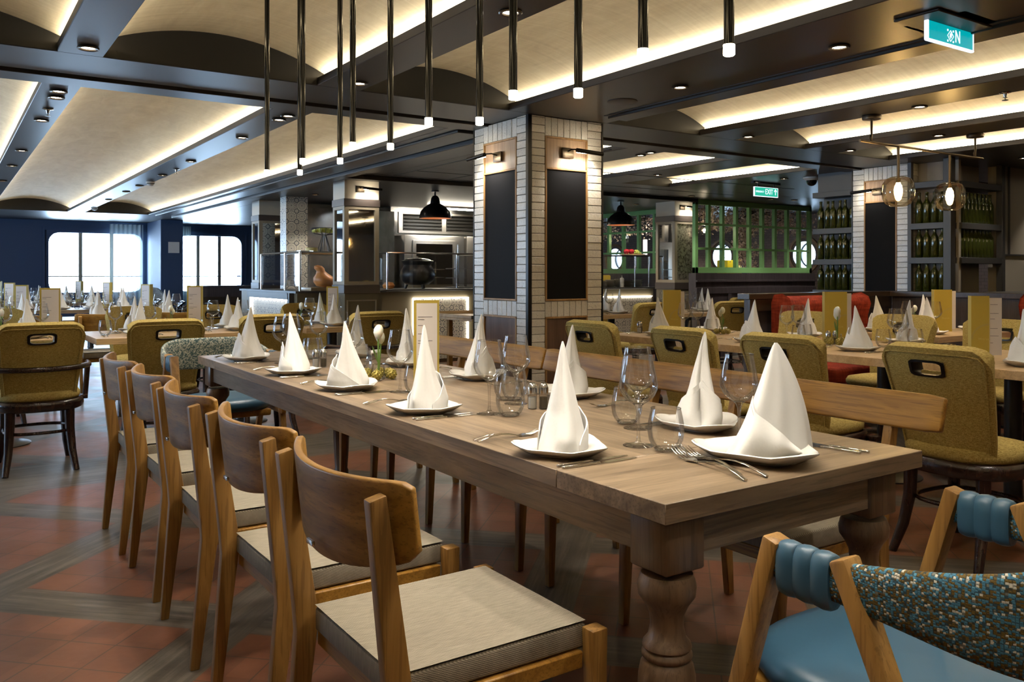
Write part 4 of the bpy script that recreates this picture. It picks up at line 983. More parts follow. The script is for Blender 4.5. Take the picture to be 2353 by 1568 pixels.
blue_chair('blue leather chair with tweed back, at the far table end', (1.42, 5.25, 0), pi, 'tweed_far')

# ================================================================== LONG TABLE
t = thing('long_dining_table', 'long grey oak dining table with turned legs in the foreground', 'table')
m = MB(); X0, X1, Y0, Y1 = 1.172, 2.075, 1.20, 4.84

for ya, yb in ((Y0, 1.553), (4.489, Y1)):
    m = MB(); m.box((X0, ya, 0.718), (X1, yb, 0.76)); m.bevel(.0015, 1); m.build('end_board', 'table_oak_x', t)
m = MB(); m.box((X0, 1.555, 0.718), (X1, 4.487, 0.76)); m.bevel(.0015, 1); m.build('tabletop', 'table_oak', t)
for ya in (Y0 + .05, Y1 - .075):
    m = MB(); m.box((X0 + .05, ya, 0.625), (X1 - .05, ya + .025, 0.718)); m.build('end_apron', 'table_oak_x', t)
for xa in (X0 + .05, X1 - .075):
    m = MB(); m.box((xa, Y0 + .076, 0.625), (xa + .025, Y1 - .076, 0.718)); m.build('side_apron', 'table_oak', t)
LEGP = [(0.054, 0.585), (0.058, 0.575), (0.062, 0.560), (0.060, 0.540), (0.046, 0.520), (0.037, 0.500), (0.035, 0.475), (0.040, 0.452), (0.050, 0.440), (0.052, 0.432), (0.047, 0.426), (0.053, 0.419), (0.053, 0.412), (0.047, 0.406), (0.055, 0.395), (0.060, 0.370), (0.061, 0.345), (0.056, 0.318), (0.051, 0.305), (0.053, 0.298), (0.049, 0.288), (0.047, 0.24), (0.042, 0.12), (0.037, 0.05), (0.043, 0.035), (0.043, 0.015), (0.036, 0.0)]
for x, y in ((1.262, 1.288), (1.972, 1.298), (1.262, 4.772), (1.985, 4.772)):
    m = MB(); m.box((x - .056, y - .056, 0.598), (x + .056, y + .056, 0.719)); m.bevel(.005, 1)
    def fl(r, a, z, x=x, y=y):
        k = 1 - (0.07 * max(0, cos(10 * a)) ** 4 if 0.05 < z < 0.26 else 0); return (x + r * k * cos(a), y + r * k * sin(a), z)
    m.lathe(list(reversed(LEGP)), 60, fn=fl); m.build('leg', 'table_leg', t, 50)

# ================================================================== TABLEWARE
def mk_plate():
    t = thing('plate', '', 'plate')
    def shape(sc, z):
        def f(a):
            r = 0.118 * (1 + 0.13 * cos(3 * a)) ; return r * sc
        return [(f(2 * pi * k / 48) * cos(2 * pi * k / 48), f(2 * pi * k / 48) * sin(2 * pi * k / 48), z + 0.008 * (sc > .9) * max(0, cos(3 * 2 * pi * k / 48))) for k in range(48)]
    m = MB(); rings = [[m.bm.verts.new(p) for p in shape(s, z)] for s, z in ((0.55, 0.0), (0.57, 0.004), (0.75, 0.008), (0.93, 0.016), (1.0, 0.022), (1.005, 0.0245), (0.98, 0.026), (0.90, 0.021), (0.70, 0.0125), (0.3, 0.011), (0.02, 0.011))]
    for q in range(len(rings) - 1):
        for k in range(48): m._f([rings[q][k], rings[q][(k + 1) % 48], rings[q + 1][(k + 1) % 48], rings[q + 1][k]])
    m._f(list(reversed(rings[0]))); m._f(rings[-1]); o = m.build('plate', 'china', None, 60); bpy.data.objects.remove(t); tag(o, '', 'plate'); return o
plate = Proto(mk_plate)
def napkin_mesh(seed):
    rn = random.Random(seed); ph = rn.uniform(0, 6.28); ph2 = rn.uniform(0, 6.28); Hh = 0.262 + rn.uniform(-0.012, 0.015)
    PR = [(0.0, 0.074), (0.10, 0.070), (0.25, 0.0565), (0.38, 0.0445), (0.5, 0.0350), (0.63, 0.0255), (0.75, 0.0175), (0.88, 0.0105), (0.95, 0.0065), (1.0, 0.0020)]
    def prof(v):
        for (a, r), (b, s) in zip(PR, PR[1:]):
            if v <= b: return r + (s - r) * (v - a) / (b - a)
        return PR[-1][1]
    lean = rn.uniform(-0.014, 0.014); wing = rn.uniform(0, 6.28)
    tri = lambda q: abs(((q / (2 * pi)) % 1) * 2 - 1) * 2 - 1
    def P(u, v, off=0.0):
        a = 2 * pi * u; r = prof(v) + off
        env = min(1, v * 6 + 0.25) * (1 - 0.45 * v)
        k = 1 + env * (0.17 * tri(3 * a + ph + 0.8 * v) + 0.09 * tri(5 * a + ph2 - 1.1 * v) + 0.025 * sin(9 * a + 7 * v))
        k -= 0.42 * env * math.exp(-((((a - ph2 + 0.5 * v) % (2 * pi)) - 1.3) / 0.13) ** 2)
        k += 0.22 * max(0, 1 - v / 0.35) * max(0, cos(a - wing)) ** 3
        sq = 0.74 + 0.14 * v
        return (r * k * cos(a) + lean * v * v * 1.6, r * k * sin(a) * sq + 0.7 * lean * v * v, 0.001 + Hh * v * (1 + 0.0 * a))
    m = MB(); m.grid(lambda u, v: P(u % 1.0, v), 84, 34, closeu=True)
    # folded cuff wrapped around the front, rising to a point
    w0 = rn.uniform(0.24, 0.30); c0 = rn.uniform(-0.05, 0.08); pk = rn.uniform(-0.25, 0.25)
    def C(u, v):
        q = 2 * u - 1; hh = 0.47 * max(0.05, 1 - abs(q - pk) / (1.05 + abs(pk))) ** 0.9 + 0.03
        x, y, z = P((c0 + q * w0 * 1.15) % 1.0, hh * v, 0.004 + 0.017 * v * (1 - 0.6 * abs(q)))
        return (x, y, z)
    fs = m.grid(C, 30, 14); m.solid(fs, 0.003)
    fs = m.grid(lambda u, v: Vector(C(u * 0.9 + 0.08, v * 0.86)) + Vector((0.0035, 0, 0)), 26, 12); m.solid(fs, 0.0018)
    return m
NAP = []
def mk_nap(seed):
    def f():
        o = napkin_mesh(seed).build('napkin', 'napkin_cloth', None, 70); return tag(o, '', 'napkin')
    return f
naps = [Proto(mk_nap(s)) for s in (1, 5, 9, 14)]
def mk_wine():
    t = thing('wine_glass', '', 'wine glass')
    m = MB(); m.lathe([(0.004, 0.108), (0.014, 0.110), (0.026, 0.118), (0.038, 0.132), (0.0445, 0.148), (0.0455, 0.158), (0.043, 0.178), (0.039, 0.200), (0.0345, 0.226), (0.0335, 0.236)], 32, cap0=False, cap1=False); m.build('bowl', 'thin_glass', t, 80)
    m = MB(); m.lathe([(0.0335, 0.2355), (0.0343, 0.2366), (0.0335, 0.2375), (0.0328, 0.2366), (0.0335, 0.2355)], 32, cap0=False, cap1=False); m.build('rim', 'solid_glass', t, 80)
    m = MB(); m.lathe([(0.036, 0.0), (0.0365, 0.0015), (0.024, 0.004), (0.010, 0.007), (0.0048, 0.014), (0.0036, 0.03), (0.0036, 0.075), (0.0048, 0.092), (0.009, 0.104), (0.014, 0.1095), (0.008, 0.1105), (0.001, 0.111)], 24); m.build('stem', 'solid_glass', t, 80)
    return t
wine = Proto(mk_wine)
def mk_tumb():
    t = thing('tumbler', '', 'glass')
    m = MB(); m.lathe([(0.024, 0.004), (0.033, 0.010), (0.0415, 0.028), (0.045, 0.050), (0.0435, 0.072), (0.039, 0.096), (0.0365, 0.108)], 32, cap0=False, cap1=False); m.build('wall', 'thin_glass', t, 80)
    m = MB(); m.lathe([(0.022, 0.0), (0.027, 0.002), (0.029, 0.006), (0.026, 0.009), (0.001, 0.011)], 24); m.build('base', 'solid_glass', t, 80)
    m = MB(); m.lathe([(0.0365, 0.1075), (0.0373, 0.1086), (0.0365, 0.1095), (0.0358, 0.1086), (0.0365, 0.1075)], 28, cap0=False, cap1=False); m.build('rim', 'solid_glass', t, 80)
    return t
tumb = Proto(mk_tumb)
def mk_fork():
    m = MB(); rn = [(0.0, 0.0035), (0.03, 0.004), (0.07, 0.0105), (0.10, 0.0115), (0.125, 0.009), (0.14, 0.0055), (0.155, 0.003), (0.165, 0.003)]
    hz = lambda s: 0.0035 + 0.010 * sin(min(1, s / 0.15) * pi) * (s < 0.15) + (0 if s < 0.15 else 0.0 + 0.30 * (s - 0.15) * (0.2 - s) * 6 + 0.002)
    pts = [(s, 0, 0.003 + (0.011 * sin(pi * s / 0.14) if s < 0.14 else 0)) for s in (0.0, 0.02, 0.05, 0.08, 0.11, 0.135, 0.145)]
    m.tube(pts, [0.0038, 0.0036, 0.0030, 0.0024, 0.0024, 0.0026, 0.0045], 8, flat=0.55)
    fs = m.grid(lambda u, v: (0.143 + 0.022 * u, (v - .5) * (0.008 + 0.014 * min(1, u * 1.8)), 0.003 + 0.0005 * u), 4, 4); m.solid(fs, 0.0014)
    for k in range(4):
        y = (k - 1.5) * 0.0062; m.tube([(0.162, y, 0.0030), (0.178, y, 0.0045), (0.195, y, 0.0095), (0.207, y * 0.97, 0.0150)], [0.0015, 0.0014, 0.0012, 0.0006], 6)
    o = m.build('fork', 'cutlery', None, 70); return tag(o, '', 'fork')
def mk_knife():
    m = MB(); m.box((0, -0.0045, 0), (0.098, 0.0045, 0.007)); m.bevel(.0018, 2)
    fs = m.grid(lambda u, v: (0.096 + 0.125 * u, (v - 0.35) * 0.017 * (1 - 0.75 * max(0, u - 0.6) / 0.4) * (0.5 + 0.5 * min(1, u * 5)), 0.0025), 14, 3); m.solid(fs, 0.0016)
    m.tube([(0.092, 0, 0.0035), (0.108, 0, 0.0032)], [0.0038, 0.0028], 8)
    o = m.build('table_knife', 'cutlery', None, 50); return tag(o, '', 'knife')
fork, knife = Proto(mk_fork), Proto(mk_knife)
TZ = 0.76
def setting(x, y, rz, seat, k=0, sc=1.0, glass=(0.21, -0.03), tum=(0.225, -0.115), forks=2, knives=2, g=True, cut=True, nap_dz=0.0, nrot=None):
    """rz = heading of the diner; local +x points across the table"""
    if nrot is None: nrot = 1.0 if abs(rz - pi) < .1 else (-0.6 if rz < 0 else 2.2)
    c, s = cos(rz), sin(rz)
    def W(a, b): return (x + a * c - b * s, y + a * s + b * c)
    rnd = random.Random(int(x * 1000) + int(y * 100))
    plate((x, y, TZ), rz + pi / 6 + rnd.uniform(-.15, .15) + (0.5 if k % 2 else 0), 'white three-cornered plate, ' + seat, 'white three-cornered plates', sc)
    naps[k % 4]((x, y, TZ + 0.0115), rz + nrot + rnd.uniform(-0.3, 0.3), 'white napkin folded into a tall cone, ' + seat, 'white cone-folded napkins', (sc, sc, 1 + nap_dz))
    if g:
        if glass: wine(W(*glass) + (TZ + .001,), rnd.uniform(0, 6), 'empty stemmed wine glass, ' + seat, 'wine glasses', (1.12, 1.12, 1.0))
        if tum: tumb(W(*tum) + (TZ + .001,), rnd.uniform(0, 6), 'empty stemless tumbler, ' + seat, 'tumblers', (1.04, 1.04, 1.0))
    if cut:
        for i in range(knives): knife(W(-0.105, -0.115 - 0.020 * i) + (TZ,), rz + 0.02 - 0.06 * i, '%s steel knife, %s' % (('inner', 'outer')[i], seat), 'table knives')
        for i in range(forks): fork(W(-0.105, 0.235 + 0.024 * i) + (TZ,), rz + 0.05 - 0.12 * i, '%s steel fork, %s' % (('inner', 'middle', 'outer')[i], seat), 'table forks')
# long table
LP = ['left side of long table, place nearest the camera', 'left side of long table, second place', 'left side of long table, third place', 'left side of long table, fourth place', 'left side of long table, farthest place']
RP = [p.replace('left side', 'right side') for p in LP]
setting(1.292, 1.685, 0, LP[0], 0, 0.98, glass=(0.222, -0.035), tum=(0.236, -0.122), nrot=0.2)
setting(1.311, 2.45, 0, LP[1], 1, 1.0, glass=(0.150, -0.155), tum=(0.185, -0.225), nrot=0.8)
setting(1.317, 3.087, 0, LP[2], 2, 1.0, glass=(0.135, -0.17), tum=(0.165, -0.245))
setting(1.318, 3.709, 0, LP[3], 3, 1.0, glass=(0.11, 0.48), tum=(0.28, -0.11))
setting(1.325, 4.42, 0, LP[4], 0, 1.0, glass=(0.235, 0.02), tum=(0.30, -0.10))
setting(1.835, 1.735, pi, RP[0], 1, 1.0, glass=None, tum=(0.125, -0.18), nrot=1.0, knives=2)
setting(1.915, 2.455, pi, RP[1], 2, 0.98, glass=(0.235, 0.62), tum=(0.24, -0.06), nrot=0.8)
setting(1.915, 3.095, pi, RP[2], 3, 1.0, glass=(0.265, 0.675), tum=(0.22, 0.60), nrot=1.15)
setting(1.90, 3.74, pi, RP[3], 0, 1.0, glass=(0.33, 0.10), tum=(0.22, -0.07))
setting(1.88, 4.30, pi, RP[4], 1, 1.0, glass=(0.115, -0.27), tum=(0.23, -0.03))
# end place: wide plate, sail-like napkin, three forks
EP = 'near end of long table'
plate((1.655, 1.372, TZ), 0.35, 'large white three-cornered plate at the ' + EP, 'white three-cornered plates', 1.22)
m = MB()
def sail(u, v):
    a = 2 * pi * u; k = (1 - v) ** 0.82
    r = 0.004 + 0.1 * k * (1 + 0.10 * cos(3 * a + 1) + 0.05 * cos(8 * a))
    return (0.018 * v + r * cos(a) + 0.012 * sin(pi * v), r * sin(a) * 0.42, 0.001 + 0.268 * v)
m.grid(lambda u, v: sail(u % 1, v), 60, 34, closeu=True)
def cuff(u, v):
    q = u; h = 0.50 * (1 - q) ** 0.8 + 0.02; x, y, z = sail(0.50 + 0.36 * q, h * v); return (x * 1.05 - 0.008, y * 1.25 - 0.010 - 0.012 * sin(pi * v), z)
fs = m.grid(cuff, 30, 14); m.solid(fs, 0.0025)
fs = m.grid(lambda u, v: (Vector(cuff(0.05 + u * .9, v * .9)) + Vector((-0.003, -0.006, 0))), 26, 12); m.solid(fs, 0.002)
o = m.build('napkin', 'napkin_cloth', None, 70, loc=(1.695, 1.375, TZ + 0.012)); tag(o, 'largest white napkin folded like a sail, ' + EP, 'napkin', 'white cone-folded napkins'); o.rotation_euler = (0, 0, -0.45)
wine((1.765, 1.53, TZ + .001), 0, 'empty wine glass just left of the largest napkin', 'wine glasses', (1.12, 1.12, 1.0))
for i, (x, y, rz) in enumerate(((1.469, 1.269, radians(75)), (1.444, 1.233, radians(77)), (1.510, 1.230, radians(84)))):
    fork((x, y, TZ), rz, 'steel fork in the near trio, %s' % ('leftmost', 'front one', 'right-hand one')[i], 'table forks', 1.36)
for i, (x, y) in enumerate(((1.905, 1.262), (1.932, 1.256))): knife((x, y, TZ), radians(97), 'steel knife at the near right table corner, %s' % ('left one', 'right one')[i], 'table knives')

# salt and pepper
def mk_shaker(fill):
    def f():
        t = thing('shaker', '', 'shaker')
        m = MB(); m.lathe([(0.014, 0.0), (0.016, 0.002), (0.016, 0.05), (0.0135, 0.052)], 10); m.build('glass_body', 'thin_glass', t, 30)
        m = MB(); m.lathe([(0.012, 0.002), (0.013, 0.004), (0.013, 0.040), (0.002, 0.041)], 10); m.build('contents', fill, t)
        m = MB(); m.lathe([(0.0165, 0.050), (0.0165, 0.070), (0.0155, 0.074), (0.012, 0.083), (0.007, 0.088), (0.001, 0.0895)], 20); m.build('cap', 'steel', t, 50); return t
    return f
salt, pep = Proto(mk_shaker('salt')), Proto(mk_shaker('pepper'))
def shakers(x, y, where, dx=0.035, dy=-0.01):
    salt((x, y, TZ + .001), 0, 'glass salt shaker with steel cap, ' + where, 'salt and pepper shakers'); pep((x + dx, y + dy, TZ + .001), 0, 'glass pepper shaker with steel cap, ' + where, 'salt and pepper shakers')
shakers(1.635, 2.30, 'middle of the long table near end', 0.030, -0.022)
shakers(1.50, 3.92, 'far half of the long table')
# folded wine list cards
def menu(x, y, rz, label, flip=False, h=0.345, w=0.105, iw=0.030):
    """tall folded card: gold cover panel and a paper insert panel"""
    t = thing('wine_list_card', label, 'menu card', (x, y, TZ), rz, 'tall folded wine list cards')
    m = MB(); m.box((-w / 2, 0, 0), (w / 2, 0.0025, h)); m.bar((-w / 2, 0.001, h / 2), (-w / 2 + 0.05, 0.055, h / 2), h, 0.0025, h, 0.0025) if False else None
    m.build('cover_panel', 'gold_card', t, None)
    m = MB(); a = [(-w / 2, 0.0, 0), (-w / 2, 0.0, h), (-w / 2 - 0.0, 0.05, h), (-w / 2, 0.05, 0)]
    m.box((-w / 2 - 0.002, 0.0, 0), (-w / 2, 0.06, h)); m.box((w / 2, 0.0, 0), (w / 2 + .002, 0.05, h)); m.build('side_panel', 'card_edge', t, None)
    s = 1 if not flip else -1
    if flip:
        m = MB(); m.box((-w / 2 + .010, -0.0012, 0.055), (w / 2 - .006, 0.0, h - 0.012)); ins = m.build('paper_insert', 'paper', t, None)
        m = MB()
        for k, (zz, ww) in enumerate(((0.80, .9), (0.77, .4), (0.70, .3), (0.6, .45), (0.52, .9), (0.49, .5), (0.36, .4), (0.28, .8))): m.box((-w / 2 + .016, -0.0018, h * zz), (-w / 2 + .016 + ww * 0.065, -0.0011, h * zz + 0.0022))
        m.build('print_lines', 'ink', ins, None)
    else:
        m = MB(); pts = []
        for i in range(20):
            a0 = pi / 2 + (pi * 0.62) * i / 19 - 0.25; rr = 0.095
            pts.append((w / 2 - 0.002 + rr * cos(a0 + .25) if False else 0, 0, 0))
        N = 24; ring = []
        for i in range(N + 1):
            a0 = pi / 2 + (pi / 2) * i / N; ring.append(((w / 2) + 0.088 * cos(a0), 0.10 + 0.088 * sin(a0), (w / 2) + 0.078 * cos(a0), 0.10 + 0.078 * sin(a0)))
        V = [(m.bm.verts.new((max(-w / 2, a_), -0.0008, b_)), m.bm.verts.new((max(-w / 2, c_), -0.0008, d_))) for a_, b_, c_, d_ in ring]
        for i in range(N): m._f([V[i][0], V[i + 1][0], V[i + 1][1], V[i][1]])
        m.build('arc_motif', 'card_pale', t, None)
        text_mesh('Wine List', 0.017, 'lettering', 'card_edge', t, Matrix.Translation((0.018, -0.001, 0.105)) @ Rm, sx=0.85, extrude=0.0002)
        text_mesh('by Amber', 0.009, 'small_lettering', 'card_edge', t, Matrix.Translation((0.018, -0.001, 0.088)) @ Rm, sx=0.85, extrude=0.0002) if False else None
        m = MB(); m.box((w / 2 + .002, 0.002, 0.02), (w / 2 + iw, 0.004, h - 0.01)); ins = m.build('paper_insert', 'paper', t, None)
        if iw > 0.04:
            m = MB()
            for zz, ww in ((0.86, .8), (0.72, .9), (0.63, .5), (0.48, .8), (0.36, .9), (0.25, .3)): m.box((w / 2 + .006, 0.0013, h * zz), (w / 2 + .006 + ww * 0.045, 0.0021, h * zz + 0.002))
            m.build('print_lines', 'ink', ins, None)
    return t
menu(1.632, 3.04, radians(-28), 'tall gold wine list card on the middle of the long table', True, w=0.10)
# flower vase with gilded berries
def mk_vase():
    t = thing('flower_vase', '', 'flower vase')
    m = MB(); m.lathe([(0.018, 0.0), (0.024, 0.003), (0.026, 0.03), (0.022, 0.055), (0.0235, 0.06)], 24, cap1=False); m.build('glass_pot', 'thin_glass', t, 60)
    for i, (dx, dy, h, tilt) in enumerate(((0.0, 0.0, 0.155, 0.2), (0.022, 0.010, 0.135, -0.4))):
        m = MB(); m.tube([(0, 0, 0.005), (dx * .6, dy * .6, h * .6), (dx, dy, h)], 0.003, 8); st = m.build('stem', 'stem_green', t)
        m = MB()
        m.lathe([(0.004, -0.004), (0.013, 0.006), (0.0175, 0.02), (0.0165, 0.034), (0.010, 0.046), (0.003, 0.050)], 18, (dx, dy, h), fn=lambda r, a, z: (r * (1 + 0.14 * cos(3 * a)) * cos(a) + tilt * z * 0.4, r * (1 + 0.14 * cos(3 * a)) * sin(a), z)); m.build('flower_head', 'petal', t, 70)
    m = MB(); fs = m.grid(lambda u, v: (0.0 - 0.03 * u, 0.012 * (v - .5) * sin(pi * u), 0.06 + 0.07 * u), 6, 2); m.solid(fs, 0.001); m.build('leaf', 'stem_green', t)
    rnb = random.Random(4)
    for i, (dx, dy) in enumerate(((-0.05, 0.012), (-0.035, -0.03), (0.03, -0.04), (0.052, -0.002), (0.04, 0.035), (-0.01, 0.05))):
        m = MB()
        for k in range(34):
            z = 1 - 2 * (k + .5) / 34; rr = sqrt(1 - z * z); a = k * 2.399; c = (dx + 0.017 * rr * cos(a), dy + 0.017 * rr * sin(a), 0.0215 + 0.017 * z)
            m.sphere(c, 0.0042, 6, 4)
        m.sphere((dx, dy, 0.0215), 0.0165, 10, 6); m.build('berry_cluster', 'berry_gold', t, 70)
    return t
vase = Proto(mk_vase)
vase((1.545, 3.31, TZ), 0.3, 'white flowers with golden berries on the long table', 'flower vases', 1.15)
# ================================================================== OTHER TABLES
def cafe_table(x0, x1, y0, y1, label, mat='light_oak', bases=None, group='square pedestal tables'):
    cx, cy = (x0 + x1) / 2, (y0 + y1) / 2
    t = thing('pedestal_table', label, 'table', (cx, cy, 0), 0, group)
    m = MB(); m.box((x0 - cx, y0 - cy, 0.715), (x1 - cx, y1 - cy, 0.76)); m.bevel(.002, 1); m.build('tabletop', mat, t)
    for bx in (bases or [0]):
        m = MB(); m.lathe([(0.21, 0.0), (0.21, 0.006), (0.18, 0.016), (0.05, 0.026), (0.045, 0.05), (0.042, 0.70), (0.10, 0.714)], 28, (bx if x1 - x0 > y1 - y0 else 0, 0 if x1 - x0 > y1 - y0 else bx, 0)); m.build('pedestal', 'black_iron', t, 50)
    return t
T1, T2, T3 = 'table before the brick column', 'table behind the near bench', 'right-edge table'
cafe_table(4.15, 5.25, 4.27, 4.93, 'oak table standing before the brick column, right of it')
cafe_table(4.15, 5.25, 2.56, 4.25, 'long oak table behind the near bench', bases=[-.45, .45])
cafe_table(4.15, 5.25, 1.20, 2.54, 'oak table at the right edge of the photo', bases=[-.35, .35])
setting(4.40, 4.56, 0, T1 + ', near side', 1, tum=(.2, -.15), glass=(.25, .0))
setting(5.04, 4.66, pi, T1 + ', far side', 2, glass=(.25, .1), tum=(.2, .2))
setting(4.45, 3.74, 0, T2 + ', near side toward column', 0, glass=(.32, -0.02), tum=(.3, -.13))
setting(5.14, 3.84, pi, T2 + ', far side toward column', 3, glass=(.22, .1), tum=(.28, .2))
setting(4.47, 2.98, 0, T2 + ', near side toward us', 2, glass=(.30, -0.08), tum=(.35, 0.06))
setting(5.22, 3.12, pi, T2 + ', far side toward us', 1, glass=(.30, .1), tum=(.2, .17))
setting(4.42, 2.02, 0, T3 + ', near side', 3, glass=None, tum=(.3, .12))
shakers(4.72, 3.36, 'behind the near bench', .045, -.02); shakers(4.44, 4.83, 'by the brick column', .03, .02); shakers(4.22, 2.33, 'at the right-edge table', 0.065, -0.005)
menu(4.66, 4.70, radians(-38), 'gold wine list card standing before the brick column', h=.33, w=.13)
menu(4.90, 3.43, radians(-40), 'gold wine list card beside white flowers, right of centre', h=.335, w=.14)
menu(4.60, 2.34, radians(-48), 'gold wine list card with paper insert at the right edge', h=.335, w=.085, iw=0.062)
vase((4.73, 3.30, TZ), 0.1, 'white flowers with golden berries behind the near bench', 'flower vases', 1.2)
vase((4.88, 4.39, TZ), 1.1, 'white flowers with berries before the brick column', 'flower vases', 1.0)
TB = 'booth table by the red sofas'
cafe_table(5.92, 7.05, 3.30, 4.06, 'oak booth table between the two red sofas', bases=[0])
setting(6.12, 3.90, 0, TB + ', left far place', 1, glass=(.2, -.12), tum=None, cut=False); setting(6.14, 3.50, 0, TB + ', left near place', 3, glass=(.26, .1), tum=(.3, .2), cut=False)
setting(6.80, 3.92, pi, TB + ', right far place', 0, glass=(.1, .12), tum=None, cut=False); setting(6.84, 3.52, pi, TB + ', right near place', 2, glass=(.08, .12), tum=(.02, .17), cut=False)
menu(6.55, 3.62, radians(-42), 'gold wine list card on the booth table by the sofas', h=.33, w=.13)
vase((6.46, 3.80, TZ), 0.8, 'white flowers on the booth table by the sofas', 'flower vases', 1.0)
# behind the brick column
TE = 'table behind the brick column'
cafe_table(5.55, 6.85, 7.15, 7.95, 'oak table beyond the brick column, nearer the plates', bases=[-.3, .3])
setting(5.80, 7.35, pi / 2, TE + ', left place', 0, tum=(.2, -.1)); setting(6.45, 7.35, pi / 2, TE + ', right place', 1)
setting(5.82, 7.78, -pi / 2, TE + ', far left place', 2, g=False, cut=False); setting(6.6, 7.78, -pi / 2, TE + ', far right place', 3, g=False, cut=False)
menu(6.30, 7.62, radians(-40), 'gold wine list card beyond the brick column, farther one', h=.33, w=.13)
TF = 'table by the dark wainscot'
cafe_table(6.95, 8.15, 6.95, 7.72, 'oak table standing by the dark wainscot', bases=[0])
setting(7.12, 7.15, pi / 2, TF + ', left place', 2); setting(7.66, 7.12, pi / 2, TF + ', middle place', 0); setting(7.95, 7.5, pi, TF + ', right place', 1, cut=False)
# left front row
TA, TBB, TC, TD = 'leftmost table', 'second table from the left edge', 'third table from the left edge', 'table before the lit tile panel'
cafe_table(-0.15, 0.80, 6.62, 7.40, 'oak table at the left edge, behind the armrest chair')
cafe_table(0.89, 1.62, 6.50, 7.40, 'oak table behind the second olive chair from the left')
cafe_table(1.66, 2.42, 6.62, 7.40, 'oak table beyond the far end of the long table')
cafe_table(2.52, 3.28, 6.80, 7.55, 'oak table left of the soup counter')
for (x, y), nm2, k in (((0.50, 6.82), TA, 1), ((1.22, 6.74), TBB, 0), ((1.98, 6.88), TC, 2), ((2.86, 7.02), TD, 3)):
    setting(x, y, pi / 2, nm2 + ', near side', k, glass=(.2, -.10), tum=(.12, .22))
    setting(x + .03, y + .42, -pi / 2, nm2 + ', far side', k + 1, glass=(.16, -.16), tum=(.1, .18))
menu(0.66, 7.08, radians(-12), 'wine list card with paper insert on the leftmost table', True, w=.13, h=.35)
menu(1.68, 7.05, radians(-25), 'wine list card behind the second olive chair from the left', True, w=.11, h=.36)
menu(2.95, 7.30, radians(-25), 'wine list card left of the mirrored column', True, w=.10, h=.34)
vase((1.50, 7.06, TZ), 0.2, 'white tulips above the second olive chair from the left', 'flower vases'); vase((2.42 + .2, 7.2, TZ), .6, 'white flowers before the dark green counter', 'flower vases')
vase((0.35, 7.0, TZ), 1.2, 'white flowers on the leftmost table', 'flower vases')
# rows toward the windows
rows = [(-1.0, 2.3, 9.3, 10.1, 'first row toward the windows', 'table_oak_x', 5), (-0.9, 2.3, 12.0, 12.8, 'second row toward the windows', 'table_oak_x', 8), (-0.9, 2.3, 14.8, 15.6, 'last row toward the windows', 'table_oak_x', 8)]
ORD = ['first', 'second', 'third', 'fourth', 'fifth', 'sixth', 'seventh', 'eighth', 'ninth', 'tenth', 'eleventh', 'twelfth']
for x0, x1, y0, y1, nm2, mt, n in rows:
    cafe_table(x0, x1, y0, y1, 'dark oak table, ' + nm2, mt, bases=[-1.3, 0, 1.3], group='long tables toward the windows')
    for i in range(n):
        x = x0 + 0.3 + (x1 - x0 - 0.6) * i / (n - 1)
        setting(x, y0 + 0.2, pi / 2, '%s near-side place of %s' % (ORD[i], nm2), i, cut=False, glass=(.18, -.12), tum=(.1, -.2))
        setting(x + .04, y1 - 0.2, -pi / 2, '%s far-side place of %s' % (ORD[i], nm2), i + 1, cut=False, glass=(.18, -.10), tum=None)
        if y0 < 10:
            wc((x, y0 - 0.12, 0), pi / 2, 'oak chair at %s, %s from left, back to us' % (nm2.split(' toward')[0], ORD[i]), 'oak chairs toward the windows')
    for j, f in enumerate((0.12, 0.5, 0.85)):
        menu(x0 + (x1 - x0) * f, (y0 + y1) / 2, radians(10 - 30 * j), 'wine list card on the %s, %s from left' % (nm2.split(' toward')[0].split(' before')[0], ORD[j]), True, w=.11)
# black metal framed chairs by the pillar
def mk_black():
    t = thing('metal_chair', '', 'chair')
    m = MB(); fs = m.grid(lambda u, v: (-0.20 - 0.06 * v + 0.04 * (2 * u - 1) ** 2, (u - .5) * 0.40, 0.46 + 0.30 * v), 10, 6); m.solid(fs, 0.012); m.build('backrest', 'chair_black', t)
    m = MB(); m.box((-0.20, -0.20, 0.44), (0.21, 0.20, 0.46)); m.bevel(.006); m.build('seat', 'chair_black', t)
    m = MB(); m.tube([(0.20, -0.23, 0.0), (0.20, -0.24, 0.60), (0.12, -0.245, 0.67), (-0.15, -0.24, 0.70), (-0.26, -0.20, 0.78), (-0.27, 0, 0.79), (-0.26, 0.20, 0.78), (-0.15, 0.24, 0.70), (0.12, 0.245, 0.67), (0.20, 0.24, 0.60), (0.20, 0.23, 0.0)], 0.012, 8); m.build('arm_frame', 'chair_black', t)
    for s in (-1, 1):
        m = MB(); m.tube([(-0.27, s * 0.21, 0), (-0.20, s * 0.20, 0.45)], 0.012, 8); m.build('leg', 'chair_black', t)
    return t
bc = Proto(mk_black)
for i in range(5): bc((2.78 + 0.05 * i, 15.2 - 0.62 * i, 0), pi, 'black metal armchair in the row before the blue pillar, %s from left' % ORD[i], 'black metal armchairs')
t = thing('shell_chair', 'pale grey rounded shell chair by the left window', 'chair', (3.30, 16.9, 0), -pi / 2)
m = MB(); fs = m.grid(lambda u, v: (-0.20 - 0.05 * v + 0.16 * (2 * u - 1) ** 2, (2 * u - 1) * 0.30 * (1 - 0.25 * v ** 3), 0.46 + (0.50 - 0.22 * (2 * u - 1) ** 4) * v), 20, 10); m.solid(fs, .03); m.build('backrest', 'grey_shell', t)
m = MB(); m.lathe([(0.25, 0.42), (0.27, 0.44), (0.26, 0.47), (0.02, 0.48)], 24); m.build('seat', 'grey_shell', t)
